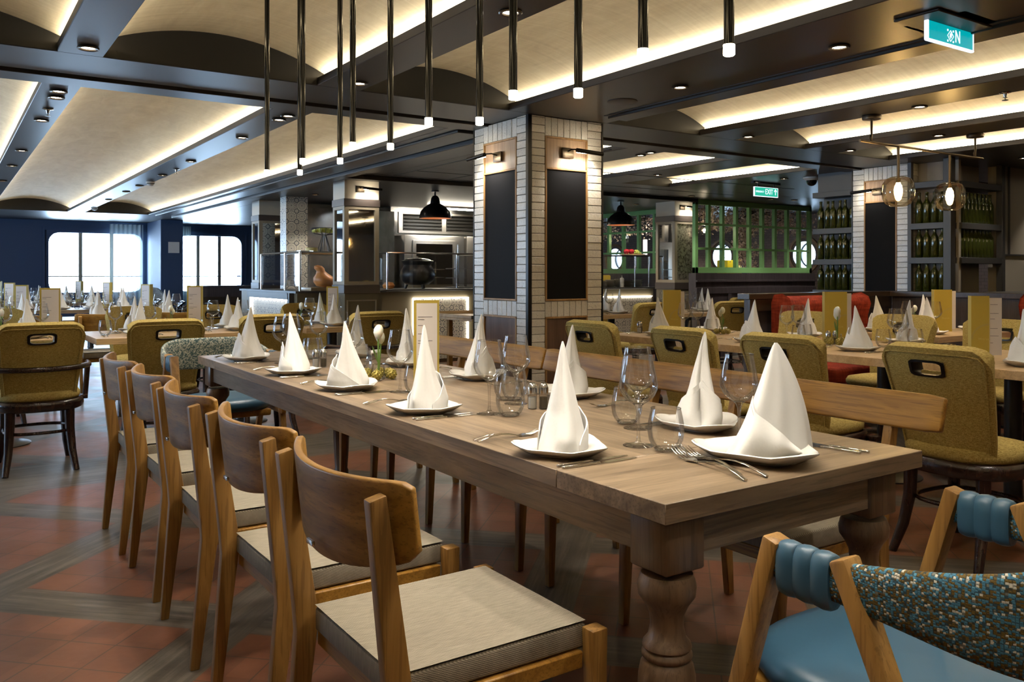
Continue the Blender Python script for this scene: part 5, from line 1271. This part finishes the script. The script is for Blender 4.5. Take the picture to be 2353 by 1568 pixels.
for a in range(4):
    m = MB(); m.tube([(0.17 * cos(a * pi / 2 + .78), 0.17 * sin(a * pi / 2 + .78), 0.42), (0.24 * cos(a * pi / 2 + .78), 0.24 * sin(a * pi / 2 + .78), 0)], 0.014, 8); m.build('leg', 'oak', t)
# dark panelled divider before the right-hand far window
t = thing('panelled_divider', 'dark wood panelled divider below the right-hand far window', 'divider', (3.30, 14.0, 0))
m = MB(); m.box((0, 0, 0), (1.6, 0.08, 1.0)); m.box((-.02, -.02, 1.0), (1.62, 0.10, 1.03)); m.bevel(.004, 1); m.build('body', 'wainscot', t)
m = MB()
for k in range(3): m.box((0.08 + .52 * k, -0.006, .12), (0.52 + .52 * k, 0.0, .85))
m.build('inset_panel', 'rail_wood', t)

# ================================================================== BOOTH RAIL, SOFAS
t = thing('booth_partition', 'dark wood booth partition behind the left red banquette', 'partition', (0, 0, 0))
m = MB(); m.box((5.60, 4.74, 0), (7.66, 4.80, 1.0)); m.build('panelling', 'wainscot', t, None)
m = MB(); m.box((5.56, 4.71, 1.0), (7.72, 4.84, 1.05)); m.bevel(.004, 1); m.build('ledge', 'rail_wood', t, None)
m = MB(); m.box((5.58, 4.72, .90), (7.6, 4.74, 0.999)); m.bevel(.002, 1); m.build('fascia', 'rail_wood', t, None)
t = thing('booth_partition', 'dark wood booth partition running toward us at far right', 'partition', (0, 0, 0))
m = MB(); m.box((7.60, 1.4, 0), (7.66, 4.70, 1.0)); m.build('panelling', 'wainscot', t, None)
m = MB(); m.box((7.56, 1.4, 1.0), (7.72, 4.70, 1.05)); m.bevel(.004, 1); m.build('ledge', 'rail_wood', t, None)
def sofa(x0, x1, y0, y1, face, label):
    cx, cy = (x0 + x1) / 2, (y0 + y1) / 2; L = (x1 - x0) if face == 'n' else (y1 - y0); D = (y1 - y0) if face == 'n' else (x1 - x0)
    t = thing('banquette', label, 'sofa', (cx, cy, 0), 0 if face == 'n' else -pi / 2, 'red banquettes')
    m = MB()
    def prof(p): m2 = [(0.0, 0.42), (0.14, 0.42), (0.16, 0.5), (0.18, 0.80), (0.20, 0.93), (0.16, 1.0), (0.08, 1.025), (0.0, 1.01)]
    sec = [(D / 2, .40), (D / 2 - .17, .40), (D / 2 - .15, .6), (D / 2 - .14, .85), (D / 2 - .17, .95), (D / 2 - .15, 1.0), (D / 2 - .09, 1.03), (D / 2 - .02, 1.02), (D / 2, .97)]
    A = [m.bm.verts.new((-L / 2, y, z)) for y, z in sec]; B = [m.bm.verts.new((L / 2, y, z)) for y, z in sec]
    for i in range(len(sec)): m._f([A[i], A[(i + 1) % len(sec)], B[(i + 1) % len(sec)], B[i]])
    m._f(A); m._f(list(reversed(B))); m.bevel(.02, 3, 50); m.build('back_cushion', 'red_fabric', t, 60)
    m = MB(); m.box((-L / 2, -D / 2, .34), (L / 2, D / 2 - .12, .47)); m.bevel(.03, 3); m.build('seat_cushion', 'red_fabric', t, 60)
    m = MB(); m.box((-L / 2 + .02, -D / 2 + .04, 0), (L / 2 - .02, D / 2 - .02, .34)); m.build('base', 'rail_wood', t)
    return t
sofa(5.80, 6.90, 4.06, 4.66, 'n', 'red banquette against the dark partition, left one')
sofa(6.92, 7.52, 1.50, 3.42, 'w', 'red banquette at the right edge of the photo')

# ================================================================== WINE SHELVES
def mk_bottle():
    m = MB(); m.lathe([(0.020, 0.004), (0.033, 0.0), (0.0355, 0.004), (0.0355, 0.175), (0.033, 0.195), (0.022, 0.215), (0.0145, 0.235), (0.0135, 0.285), (0.0155, 0.288), (0.0155, 0.298), (0.012, 0.300), (0.001, 0.3005)], 18)
    o = m.build('wine_bottle', 'bottle_glass', None, 50); return tag(o, '', 'bottle')
bot = Proto(mk_bottle)
LEV = [(1.045, 'bottom'), (1.375, 'middle'), (1.705, 'top')]
t = thing('wine_shelf', 'dark bottle shelf unit right of the far brick column', 'shelf', (0, 0, 0))
m = MB(); m.box((7.98, 4.26, 0.9), (8.02, 4.66, CZ)); m.box((8.0, 4.48, 0.9), (8.78, 4.52, CZ)); m.build('back_panel', 'grey_wall', t, None)
for a, b in (((7.78, 4.225, 0.9), (7.86, 4.30, CZ)), ((7.80, 4.625, 0.9), (7.84, 4.665, CZ)), ((8.74, 4.23, 0.9), (8.80, 4.29, CZ))):
    m = MB(); m.box(a, b); m.bevel(.003, 1); m.build('post', 'shelf_grey', t)
for z in (0.985, 1.315, 1.645, 2.04):
    m = MB(); m.box((7.79, 4.28, z), (7.99, 4.64, z + .058)); m.bevel(.002, 1); m.build('shelf_board', 'shelf_grey', t)
    if z > 1.1: m = MB(); m.box((7.991, 4.235, z), (8.76, 4.49, z + .058)); m.bevel(.002, 1); m.build('shelf_board', 'shelf_grey', t)
for z, nmz in LEV:
    for i in range(4): bot((7.87, 4.585 - 0.077 * i, z), 0, 'green glass bottle, %s shelf beside far brick column, %s from left' % (nmz, ORD[i]), 'empty green wine bottles')
    if nmz != 'bottom':
        for i in range(12): bot((7.905 + .07 * i, 4.32, z), 0, 'green glass bottle, %s shelf of right-hand unit, %s from left' % (nmz, ORD[i]), 'twelve bottles on the %s shelf' % nmz)
t = thing('wine_shelf', 'dark bottle shelf unit left of the far brick column', 'shelf', (0, 0, 0))
m = MB(); m.box((8.10, 5.32, 0.9), (8.14, 5.82, CZ)); m.build('back_panel', 'shelf_grey', t, None)
for z in (0.985, 1.315, 1.645, 2.04):
    m = MB(); m.box((7.87, 5.32, z), (8.10, 5.80, z + .058)); m.bevel(.002, 1); m.build('shelf_board', 'shelf_grey', t)
m = MB(); m.box((7.90, 5.32, 2.1), (8.10, 5.75, CZ)); m.build('head_box', 'shelf_grey', t)
for z, nmz in LEV:
    for i in range(6): bot((7.95 + .02 * (i % 2), 5.75 - .075 * i, z), 0, 'green glass bottle, %s shelf left of far brick column, %s from left' % (nmz, ORD[i]), 'empty green wine bottles')
t = thing('bar_counter', 'dark bar counter with pale top at the right edge', 'counter', (0, 0, 0))
m = MB(); m.box((7.95, 3.45, 0), (12.0, 3.95, 1.0)); m.build('front', 'olive_panel', t, None)
m = MB(); m.box((7.90, 3.40, 1.0), (12.0, 4.0, 1.05)); m.bevel(.003, 1); m.build('countertop', 'shelf_grey', t, None)

# ================================================================== FOOD COUNTERS
t = thing('food_counter', 'olive food counter with lit tile panel, left of the mirrored column', 'counter', (0, 0, 0))
m = MB(); m.box((3.50, 9.75, 0), (4.6, 12.0, 0.985)); m.build('body', 'olive_panel', t, None)
m = MB(); m.box((3.47, 9.72, 0.985), (4.65, 12.0, 1.01)); m.build('countertop', 'shelf_grey', t, None)
m = MB(); m.box((3.485, 9.95, 0.1), (3.499, 11.5, 0.90)); m.build('tile_panel', 'patterned_tiles', t, None)
m = MB(); m.box((3.468, 9.93, 0.898), (3.50, 11.52, 0.906)); m.box((3.468, 11.50, 0.1), (3.50, 11.515, .9)); m.build('lit_frame', 'led_white', t)
m = MB(); m.box((3.44, 9.90, 0.906), (3.50, 11.55, 0.985)); m.box((3.44, 9.86, 0.05), (3.50, 9.93, .985)); m.build('surround', 'shelf_grey', t)
def guard(pts, z0, z1, label):
    t = thing('glass_sneeze_guard', label, 'glass guard', (0, 0, 0))
    for i, (x, y) in enumerate(pts):
        m = MB(); m.tube([(x, y, z0), (x, y, z1)], 0.014, 10); m.build('post', 'steel', t)
    for i in range(len(pts) - 1):
        (xa, ya), (xb, yb) = pts[i], pts[i + 1]
        m = MB(); m.bar((xa, ya, (z0 + z1) / 2 + .02), (xb, yb, (z0 + z1) / 2 + .02), 0.006, z1 - z0 - 0.08, up=(0, 0, 1)); m.build('glass_panel', 'thin_glass', t, None)
        m = MB(); m.tube([(xa, ya, z1), (xb, yb, z1)], 0.011, 8); m.build('top_rail', 'steel', t)
    return t
guard([(3.56, 11.3), (3.56, 10.35), (3.56, 9.82), (4.35, 9.82)], 1.01, 1.48, 'chrome framed glass guard on the left food counter')
m = MB(); m.box((3.58, 9.86, 1.492), (3.74, 11.2, 1.50)); o = m.build('glass_shelf', 'thin_glass', None, None); tag(o, 'glass shelf over the left food counter', 'shelf')
t = thing('squash_pile', 'orange squash with bulb top on a wooden board', 'vegetable', (3.95, 9.98, 1.05))
m = MB(); m.lathe([(0.02, 0.0), (0.11, 0.015), (0.145, 0.07), (0.125, 0.12), (0.075, 0.165), (0.05, 0.20), (0.06, 0.235), (0.045, 0.265), (0.005, 0.275)], 20, fn=lambda r, a, z: (r * (1 + .06 * cos(9 * a)) * cos(a) - 0.55 * max(0, z - 0.08), r * (1 + .06 * cos(9 * a)) * sin(a), z)); m.build('squash', 'squash', t, 70)
m = MB(); m.box((3.72, 9.88, 1.01), (4.35, 10.25, 1.05)); m.bevel(.004); o = m.build('chopping_board', 'light_oak', None); tag(o, 'wooden chopping board under the orange squash', 'board')
# right of the mirrored column: cauldron counter
t = thing('food_counter', 'olive food counter with lit patterned tiles, under the cauldron', 'counter', (0, 0, 0))
m = MB(); m.box((4.80, 10.20, 0), (7.30, 11.2, 0.985)); m.build('body', 'olive_panel', t, None)
m = MB(); m.box((4.78, 10.17, 0.985), (7.32, 11.2, 1.01)); m.bevel(.002, 1); m.build('countertop', 'shelf_grey', t, None)
m = MB(); m.box((5.28, 10.185, 0.05), (6.12, 10.199, 0.885)); m.build('tile_panel', 'patterned_tiles', t, None)
m = MB(); m.box((5.27, 10.17, 0.880), (6.13, 10.20, 0.892)); m.box((5.265, 10.17, 0.05), (5.278, 10.20, 0.89)); m.box((6.118, 10.17, 0.05), (6.132, 10.20, 0.89)); m.build('lit_frame', 'led_white', t)
t = thing('food_counter', 'olive food counter with stacked plates beyond the brick column', 'counter', (0, 0, 0))
m = MB(); m.box((7.60, 9.95, 0), (9.45, 10.75, 0.985)); m.build('body', 'olive_panel', t, None)
m = MB(); m.box((7.58, 9.92, 0.985), (9.47, 10.75, 1.01)); m.bevel(.002, 1); m.build('countertop', 'shelf_grey', t, None)
m = MB(); m.box((7.8, 9.935, 0.05), (9.4, 9.949, 0.86)); m.build('tile_panel', 'patterned_tiles', t, None)
m = MB(); m.box((7.8, 9.92, 0.86), (9.4, 9.95, 0.872)); m.build('lit_frame', 'led_white', t)
guard([(4.92, 10.75), (4.92, 10.26), (6.28, 10.26), (6.28, 10.75)], 1.01, 1.50, 'chrome framed glass guard around the cauldron')
guard([(8.3, 10.02), (9.12, 10.02), (9.42, 10.02)], 1.01, 1.50, 'chrome framed glass guard before the green lattice')
t = thing('soup_cauldron', 'round black cauldron with steel lid under the dome pendant', 'cauldron', (5.56, 10.62, 1.01))
m = MB(); m.lathe([(0.06, 0.05), (0.16, 0.06), (0.23, 0.12), (0.25, 0.19), (0.235, 0.26), (0.20, 0.31), (0.19, 0.335), (0.215, 0.365), (0.23, 0.39), (0.22, 0.395), (0.18, 0.37)], 36, cap1=False); m.build('pot', 'black_iron', t, 60)
m = MB(); m.lathe([(0.205, 0.385), (0.20, 0.40), (0.15, 0.42), (0.08, 0.432), (0.02, 0.436)], 32); m.lathe([(0.015, 0.43), (0.02, 0.45), (0.005, 0.455)], 12); m.build('lid', 'steel', t, 60)
for k in range(3):
    a = k * 2.094 + .5; m = MB(); m.tube([(0.14 * cos(a), 0.14 * sin(a), 0.08), (0.17 * cos(a), 0.17 * sin(a), 0.0)], [0.02, 0.015], 8); m.build('foot', 'black_iron', t)
m = MB(); m.lathe([(0.02, 0), (0.07, 0.01), (0.085, 0.05), (0.06, 0.09), (0.01, 0.1)], 18); o = m.build('bread_loaf', 'squash', None, loc=(5.08, 10.55, 1.01)); tag(o, 'round orange squash left of the cauldron', 'vegetable')
# plates stacked at the right
def mk_stack():
    m = MB()
    for k in range(9): m.lathe([(0.06, 0.012 * k), (0.12, 0.012 * k + .012), (0.122, 0.012 * k + .014), (0.06, 0.012 * k + 0.005)], 24)
    o = m.build('plate_stack', 'plate_grey', None); return o
for i in range(5):
    t = thing('plate_stack', 'stack of pale plates on the counter before green lattice, %s from left' % ORD[i], 'plates', (8.62 + .19 * i, 10.25 + .02 * (i % 2), 1.01), 0, 'stacks of plates')
    for k in range(7 + i % 3):
        m = MB(); m.lathe([(0.045, 0.0), (0.086, 0.014), (0.088, 0.017), (0.045, 0.007), (0.01, 0.006)], 24, (0.004 * sin(k * 2 + i), 0.003 * cos(k * 3), 0.014 * k)); m.build('plate', 'plate_grey', t, 50)
m = MB(); m.lathe([(0.030, 0.0), (0.032, 0.13), (0.026, 0.145), (0.008, 0.15), (0.004, 0.185)], 16); o = m.build('squeeze_bottle', 'plastic_white', None, loc=(8.90, 10.08, 1.01)); tag(o, 'small white squeeze bottle behind the glass guard', 'bottle')
m = MB(); m.box((8.62, 10.40, 1.011), (8.95, 10.62, 1.20)); m.bevel(.02); o = m.build('oil_tray', 'oil_yellow', None); tag(o, 'golden tray behind the stacked plates', 'tray')
m = MB(); m.box((8.3, 9.97, 1.512), (9.42, 10.25, 1.519)); o = m.build('glass_shelf', 'thin_glass', None, None); tag(o, 'glass shelf holding the fruit board', 'shelf')
m = MB(); m.box((8.95, 10.00, 1.519), (9.32, 10.20, 1.535)); m.bevel(.003); o = m.build('fruit_board', 'light_oak', None); tag(o, 'wooden board carrying apples and grapes', 'board')
def mk_apple():
    m = MB(); m.lathe([(0.008, 0.008), (0.03, 0.0), (0.044, 0.025), (0.046, 0.045), (0.038, 0.068), (0.018, 0.078), (0.004, 0.068)], 18); m.tube([(0, 0, .066), (0.004, 0, .09)], 0.002, 6)
    o = m.build('apple', 'apple', None, 70); return tag(o, '', 'apple')
ap = Proto(mk_apple); ap((9.01, 10.10, 1.535), 0, 'red apple on the fruit board, left one', 'red apples'); ap((9.10, 10.08, 1.535), .5, 'red apple on the fruit board, right one', 'red apples')
def grapes(loc, label, n=40, r=0.013, mat='grape', sx=0.09):
    m = MB(); rg = random.Random(n)
    for k in range(n):
        a = rg.uniform(0, 6.28); q = rg.random() ** .5; m.sphere((sx * q * cos(a), 0.05 * q * sin(a), 0.012 + 0.06 * (1 - q) * rg.random()), r, 8, 6)
    o = m.build('grape_bunch', mat, None, 70, loc=loc); return tag(o, label, 'grapes')
grapes((9.22, 10.10, 1.537), 'bunch of green grapes on the fruit board')
# things behind the left counter
t = thing('tile_pillar', 'tall blue and white patterned tile pillar', 'pillar', (3.97, 11.5, 0)); t['kind'] = 'structure'
m = MB(); m.box((0, 0, 0.9), (0.31, 0.25, CZ)); m.build('tile_cladding', 'patterned_tiles', t, None)
t = thing('fruit_stand', 'black wire stand with a basket of green grapes', 'fruit stand', (4.17, 10.6, 1.487))
for k in range(14):
    a = 2 * pi * k / 14; m = MB(); m.tube([(0.03 * cos(a), 0.03 * sin(a), 0.24), (0.13 * cos(a), 0.13 * sin(a), 0.26), (0.17 * cos(a), 0.17 * sin(a), 0.33)], 0.004, 5); m.build('basket_wire', 'black_iron', t)
for k in range(5):
    a = 2 * pi * k / 5; m = MB(); m.tube([(0.10 * cos(a), 0.10 * sin(a), 0.0), (0.02 * cos(a), 0.02 * sin(a), 0.25)], 0.005, 6); m.build('leg', 'black_iron', t)
m = MB(); m.tube([(0.17 * cos(2 * pi * k / 24), 0.17 * sin(2 * pi * k / 24), 0.33) for k in range(24)], 0.005, 6, closed=True); m.build('basket_rim', 'black_iron', t)
g = grapes((4.17, 10.6, 1.765), 'green grapes heaped in the black wire basket', 70, 0.02, 'grape', 0.15)
m = MB(); m.lathe([(0.07, 0), (0.08, 0.01), (0.08, 0.06), (0.07, 0.07), (0.01, 0.072)], 20); o = m.build('cheese_wheel', 'cheese', None, loc=(3.96, 10.5, 1.487)); tag(o, 'small yellow cheese wheel left of the wire stand', 'cheese')
m = MB(); m.box((3.75, 10.35, 1.47), (4.6, 10.85, 1.487)); o = m.build('serving_shelf', 'light_oak', None); tag(o, 'wooden serving shelf under the wire stand', 'shelf')
# kitchen back wall
t = thing('extraction_hood', 'stainless extraction hood with louvred vents above the ovens', 'hood', (0, 0, 0))
m = MB(); m.box((5.95, 12.28, 1.86), (9.0, 12.5, CZ)); m.build('hood_body', 'brushed_wall', t, None)
m = MB(); m.box((6.08, 12.255, 1.88), (7.75, 12.285, 2.22)); m.build('vent_frame', 'brushed', t, None)
m = MB()
for i in range(2):
    for k in range(5): m.box((6.16 + .80 * i, 12.24, 1.93 + .055 * k), (6.86 + .80 * i, 12.256, 1.955 + .055 * k), Matrix.Rotation(radians(-35), 4, 'X').to_3x3(), (6.5, 12.248, 1.94 + .055 * k))
m.build('louvre_slats', 'steel', t, None)
m = MB()
for i in range(2): m.box((6.15 + .80 * i, 12.252, 1.92), (6.87 + .80 * i, 12.256, 2.19))
m.build('vent_opening', 'beam_dark', t, None)
struct(MB().box((4.35, 12.5, 0), (9.3, 12.6, CZ)), 'wall_back', 'brushed_wall')
for i, x in enumerate((6.05, 7.20)):
    t = thing('steel_oven', 'tall stainless oven with glass door, %s one behind the cauldron' % ('left', 'right')[i], 'oven', (x, 12.0, 0), 0, 'tall steel ovens')
    m = MB(); m.box((0, 0, 0), (1.1, 0.48, 1.84)); m.bevel(.01, 2); m.build('body', 'brushed', t)
    m = MB(); m.box((0.14, -0.02, 0.9), (0.92, 0.0, 1.76)); m.bevel(.008); d = m.build('door', 'brushed', t)
    m = MB(); m.box((0.20, -0.026, 1.05), (0.86, -0.02, 1.70)); m.build('door_glass', 'mirror', d, None)
    m = MB(); m.tube([(0.95, -0.05, 1.0), (0.95, -0.05, 1.7)], 0.014, 8); m.build('handle', 'steel', d)
t = thing('heated_pass', 'stainless heated pass shelf with food trays', 'shelf', (6.32, 10.86, 1.012))
m = MB()
for z in (0.0, 0.14, 0.28): m.box((0, 0, z), (0.9, 0.3, z + .012))
m.build('tier', 'brushed', t, None)
m = MB()
for x in (0.01, 0.87): m.box((x, 0.0, 0), (x + .02, .02, .42))
m.build('upright', 'steel', t, None)
spot('kitchen_lamp', (6.6, 11.6, 2.24), 45, 120, .8, (0.8, 0.9, 1.0), aim=(6.6, 12.2, 1.2)); spot('kitchen_lamp', (4.9, 11.8, 2.24), 30, 120, .8, (0.8, 0.9, 1.0), aim=(4.9, 12, 1.2))
m = MB(); m.box((6.3, 11.5, CZ - 0.062), (7.4, 11.7, CZ - 0.05)); o = m.build('kitchen_light_panel', 'lens', None, None); tag(o, 'flat kitchen ceiling light above the ovens', 'ceiling light')
m = MB(); m.box((4.45, 12.05, 0), (5.9, 12.48, 2.2)); o = m.build('steel_cabinet', 'brushed_wall', None, None); tag(o, 'tall stainless cabinet behind the mirrored column', 'cabinet')
# small wooden stand beside the brick column
t = thing('serving_stand', 'light oak serving stand with raised rim, left of brick column', 'stand', (4.35, 7.15, 0))
m = MB(); m.box((0, 0, 0.74), (1.1, 1.15, 0.765)); m.box((0, 0, .765), (1.1, .02, .80)); m.box((0, 0, .765), (.02, 1.15, .80)); m.box((0, 1.13, .765), (1.1, 1.15, .80)); m.bevel(.003, 1); m.build('tray_top', 'light_oak', t)
for x, y in ((.28, .12), (.28, .95), (1.0, .12), (1.0, .95)):
    m = MB(); m.box((x, y, 0), (x + .05, y + .05, .74)); m.bevel(.003, 1); m.build('leg', 'oak', t)

# ================================================================== GREEN LATTICE SCREENS
def lattice(p0, p1, z0, z1, nu, nv, label, th=0.06, w=0.052):
    (xa, ya), (xb, yb) = p0, p1; L = sqrt((xb - xa) ** 2 + (yb - ya) ** 2); rz = math.atan2(yb - ya, xb - xa)
    t = thing('lattice_screen', label, 'screen', (xa, ya, 0), rz, 'green lattice screens')
    m = MB()
    m.box((0, -th / 2, z0), (L, th / 2, z0 + .085)); m.box((0, -th / 2, z1 - .075), (L, th / 2, z1)); m.box((0, -th / 2, z0), (.06, th / 2, z1)); m.box((L - .06, -th / 2, z0), (L, th / 2, z1)); m.bevel(.003, 1); m.build('frame', 'green_paint', t, None)
    m = MB()
    for i in range(1, nu): m.box((L * i / nu - w / 2, -th / 2 + .002, z0 + .08), (L * i / nu + w / 2, th / 2 - .002, z1 - .07))
    m.build('upright_bars', 'green_paint', t, None)
    m = MB()
    for j in range(1, nv): z = z0 + (z1 - z0) * j / nv; m.box((.05, -th / 2 + .004, z - w / 2 + .01), (L - .05, th / 2 - .004, z + w / 2 - .01))
    m.build('cross_bars', 'green_paint', t, None); return t
lattice((8.98, 8.62), (11.64, 8.62), 1.23, 2.298, 9, 3, 'green lattice screen right of the antique mirror column', 0.06)
lattice((9.9, 10.0), (9.9, 13.1), 1.225, 2.298, 8, 3, 'green lattice screen left of the antique mirror column', 0.06)
t = thing('wainscot_panel', 'dark panelled half wall below the green lattice', 'panelling', (0, 0, 0)); t['kind'] = 'structure'
m = MB(); m.box((8.96, 8.56, 0), (11.68, 8.70, 1.228)); m.build('body', 'wainscot', t, None)
m = MB(); m.box((8.96, 8.53, 1.10), (11.68, 8.56, 1.13))
for k in range(5): m.box((8.96 + .66 * k, 8.54, 0.1), (9.04 + .66 * k, 8.56, 0.93))
m.box((8.96, 8.54, 0.93), (11.68, 8.56, 1.02)); m.bevel(.003, 1); m.build('moulding', 'wainscot', t, None)
t = thing('wainscot_panel', 'dark panelled half wall behind the stacked plates', 'panelling', (0, 0, 0)); t['kind'] = 'structure'
m = MB(); m.box((9.84, 10.0, 0), (9.96, 13.1, 1.224)); m.build('body', 'wainscot', t, None)
# blossom over the lattice, boxes and lamps behind it
rb = random.Random(11)
def blossom(x0, x1, y0, y1, z0, z1, n, label, down=False):
    m = MB().mat('petal').mat('bark').mat('pink_petal')
    m.cur = 1; 
    for k in range(7):
        a = (rb.uniform(x0, x1), rb.uniform(y0, y1), z1 + .02); b = (rb.uniform(x0, x1), rb.uniform(y0, y1), rb.uniform(z0, z1)); mid = tuple((p + q) / 2 + rb.uniform(-.05, .05) for p, q in zip(a, b)); m.tube([a, mid, b], [0.012, 0.008, 0.004], 5)
    m.cur = 2
    cl = [(rb.uniform(x0, x1), rb.uniform(y0, y1), rb.uniform(z0, z1)) for _ in range(n // 14)]
    for k in range(n):
        c = cl[k % len(cl)]; p = Vector((c[0] + rb.gauss(0, .05), c[1] + rb.gauss(0, .05), c[2] + rb.gauss(0, .045))); s = rb.uniform(.010, .022)
        u = Vector((rb.gauss(0, 1), rb.gauss(0, 1), rb.gauss(0, 1))).normalized(); v = u.cross(Vector((rb.gauss(0, 1), rb.gauss(0, 1), rb.gauss(0, 1)))).normalized()
        vs = [m.bm.verts.new(p + u * s * cos(q) + v * s * sin(q) + u.cross(v) * (0.3 * s * (i % 2))) for i, q in enumerate((0, 1.05, 2.1, 3.14, 4.2, 5.2))]; m._f(vs)
    o = m.build('blossom_branches', None, None, 0, recalc=False); return tag(o, label, 'blossom', None, 'stuff')
plain('pink_petal', (0.72, 0.54, 0.42), 0.7)
blossom(9.5, 12.2, 8.95, 9.4, 1.93, 2.24, 2600, 'pale blossom garland hanging behind the right green lattice')
blossom(10.15, 10.5, 10.4, 12.9, 1.85, 2.2, 1300, 'pale blossom garland hanging behind the left green lattice')
blossom(10.75, 11.0, 9.15, 9.4, 1.25, 1.9, 800, 'pale blossom tree trunk behind the right lattice')
m = MB(); m.box((11.30, 10.05, 1.18), (11.68, 10.3, 1.46)); m.bevel(.02); o = m.build('yellow_box', 'yellow_box'); tag(o, 'bright yellow box seen through the green lattice', 'box')
m = MB(); m.box((11.74, 10.05, 1.18), (11.95, 10.3, 1.46)); m.bevel(.02); o = m.build('blue_box', 'blue_box'); tag(o, 'dark blue box right of the yellow box', 'box')
m = MB(); m.box((11.1, 9.95, 0), (12.2, 10.5, 1.179)); m.bevel(.01, 1); o = m.build('sideboard', 'wainscot'); tag(o, 'dark sideboard under the yellow box', 'sideboard')
def mk_jar():
    t = thing('glass_pendant', '', 'pendant lamp')
    m = MB(); m.lathe([(0.06, 0.0), (0.062, 0.10), (0.058, 0.15)], 20, cap0=False, cap1=False); m.build('glass_shade', 'thin_glass', t)
    m = MB(); m.sphere((0, 0, 0.08), 0.022, 12, 8); m.build('bulb', 'tip', t)
    m = MB(); m.tube([(0, 0, 0.13), (0, 0, 0.52)], 0.004, 6); m.lathe([(0.03, 0.12), (0.03, 0.15), (0.01, 0.17)], 12); m.build('cord', 'black_iron', t); return t
jr = Proto(mk_jar)
jr((9.53, 8.93, 1.80), 0, 'small glass jar pendant at left of the right lattice', 'glass jar pendants'); jr((10.05, 11.3, 1.78), 0, 'small glass jar pendant behind the left lattice', 'glass jar pendants')
for p in ((9.53, 8.93, 1.86), (10.05, 11.3, 1.84)): point('jar_glow', p, 2, (1, .8, .55))
def mk_cyl():
    t = thing('cylinder_pendant', '', 'pendant lamp')
    m = MB(); m.lathe([(0.036, 0.0), (0.036, 0.26), (0.01, 0.262)], 16); m.build('crackled_glass', 'lamp_glow', t)
    m = MB(); m.tube([(0, 0, 0.26), (0, 0, 0.75)], 0.010, 6); m.build('rod', 'black_iron', t); return t
emis('lamp_glow', (1, .93, .85), 1.2)
cy = Proto(mk_cyl); cy((10.02, 10.75, 1.55), 0, 'glowing glass cylinder pendant behind the left lattice', 'cylinder pendants'); cy((11.9, 8.5, 1.55), 0, 'glowing glass cylinder pendant right of the lattice', 'cylinder pendants')
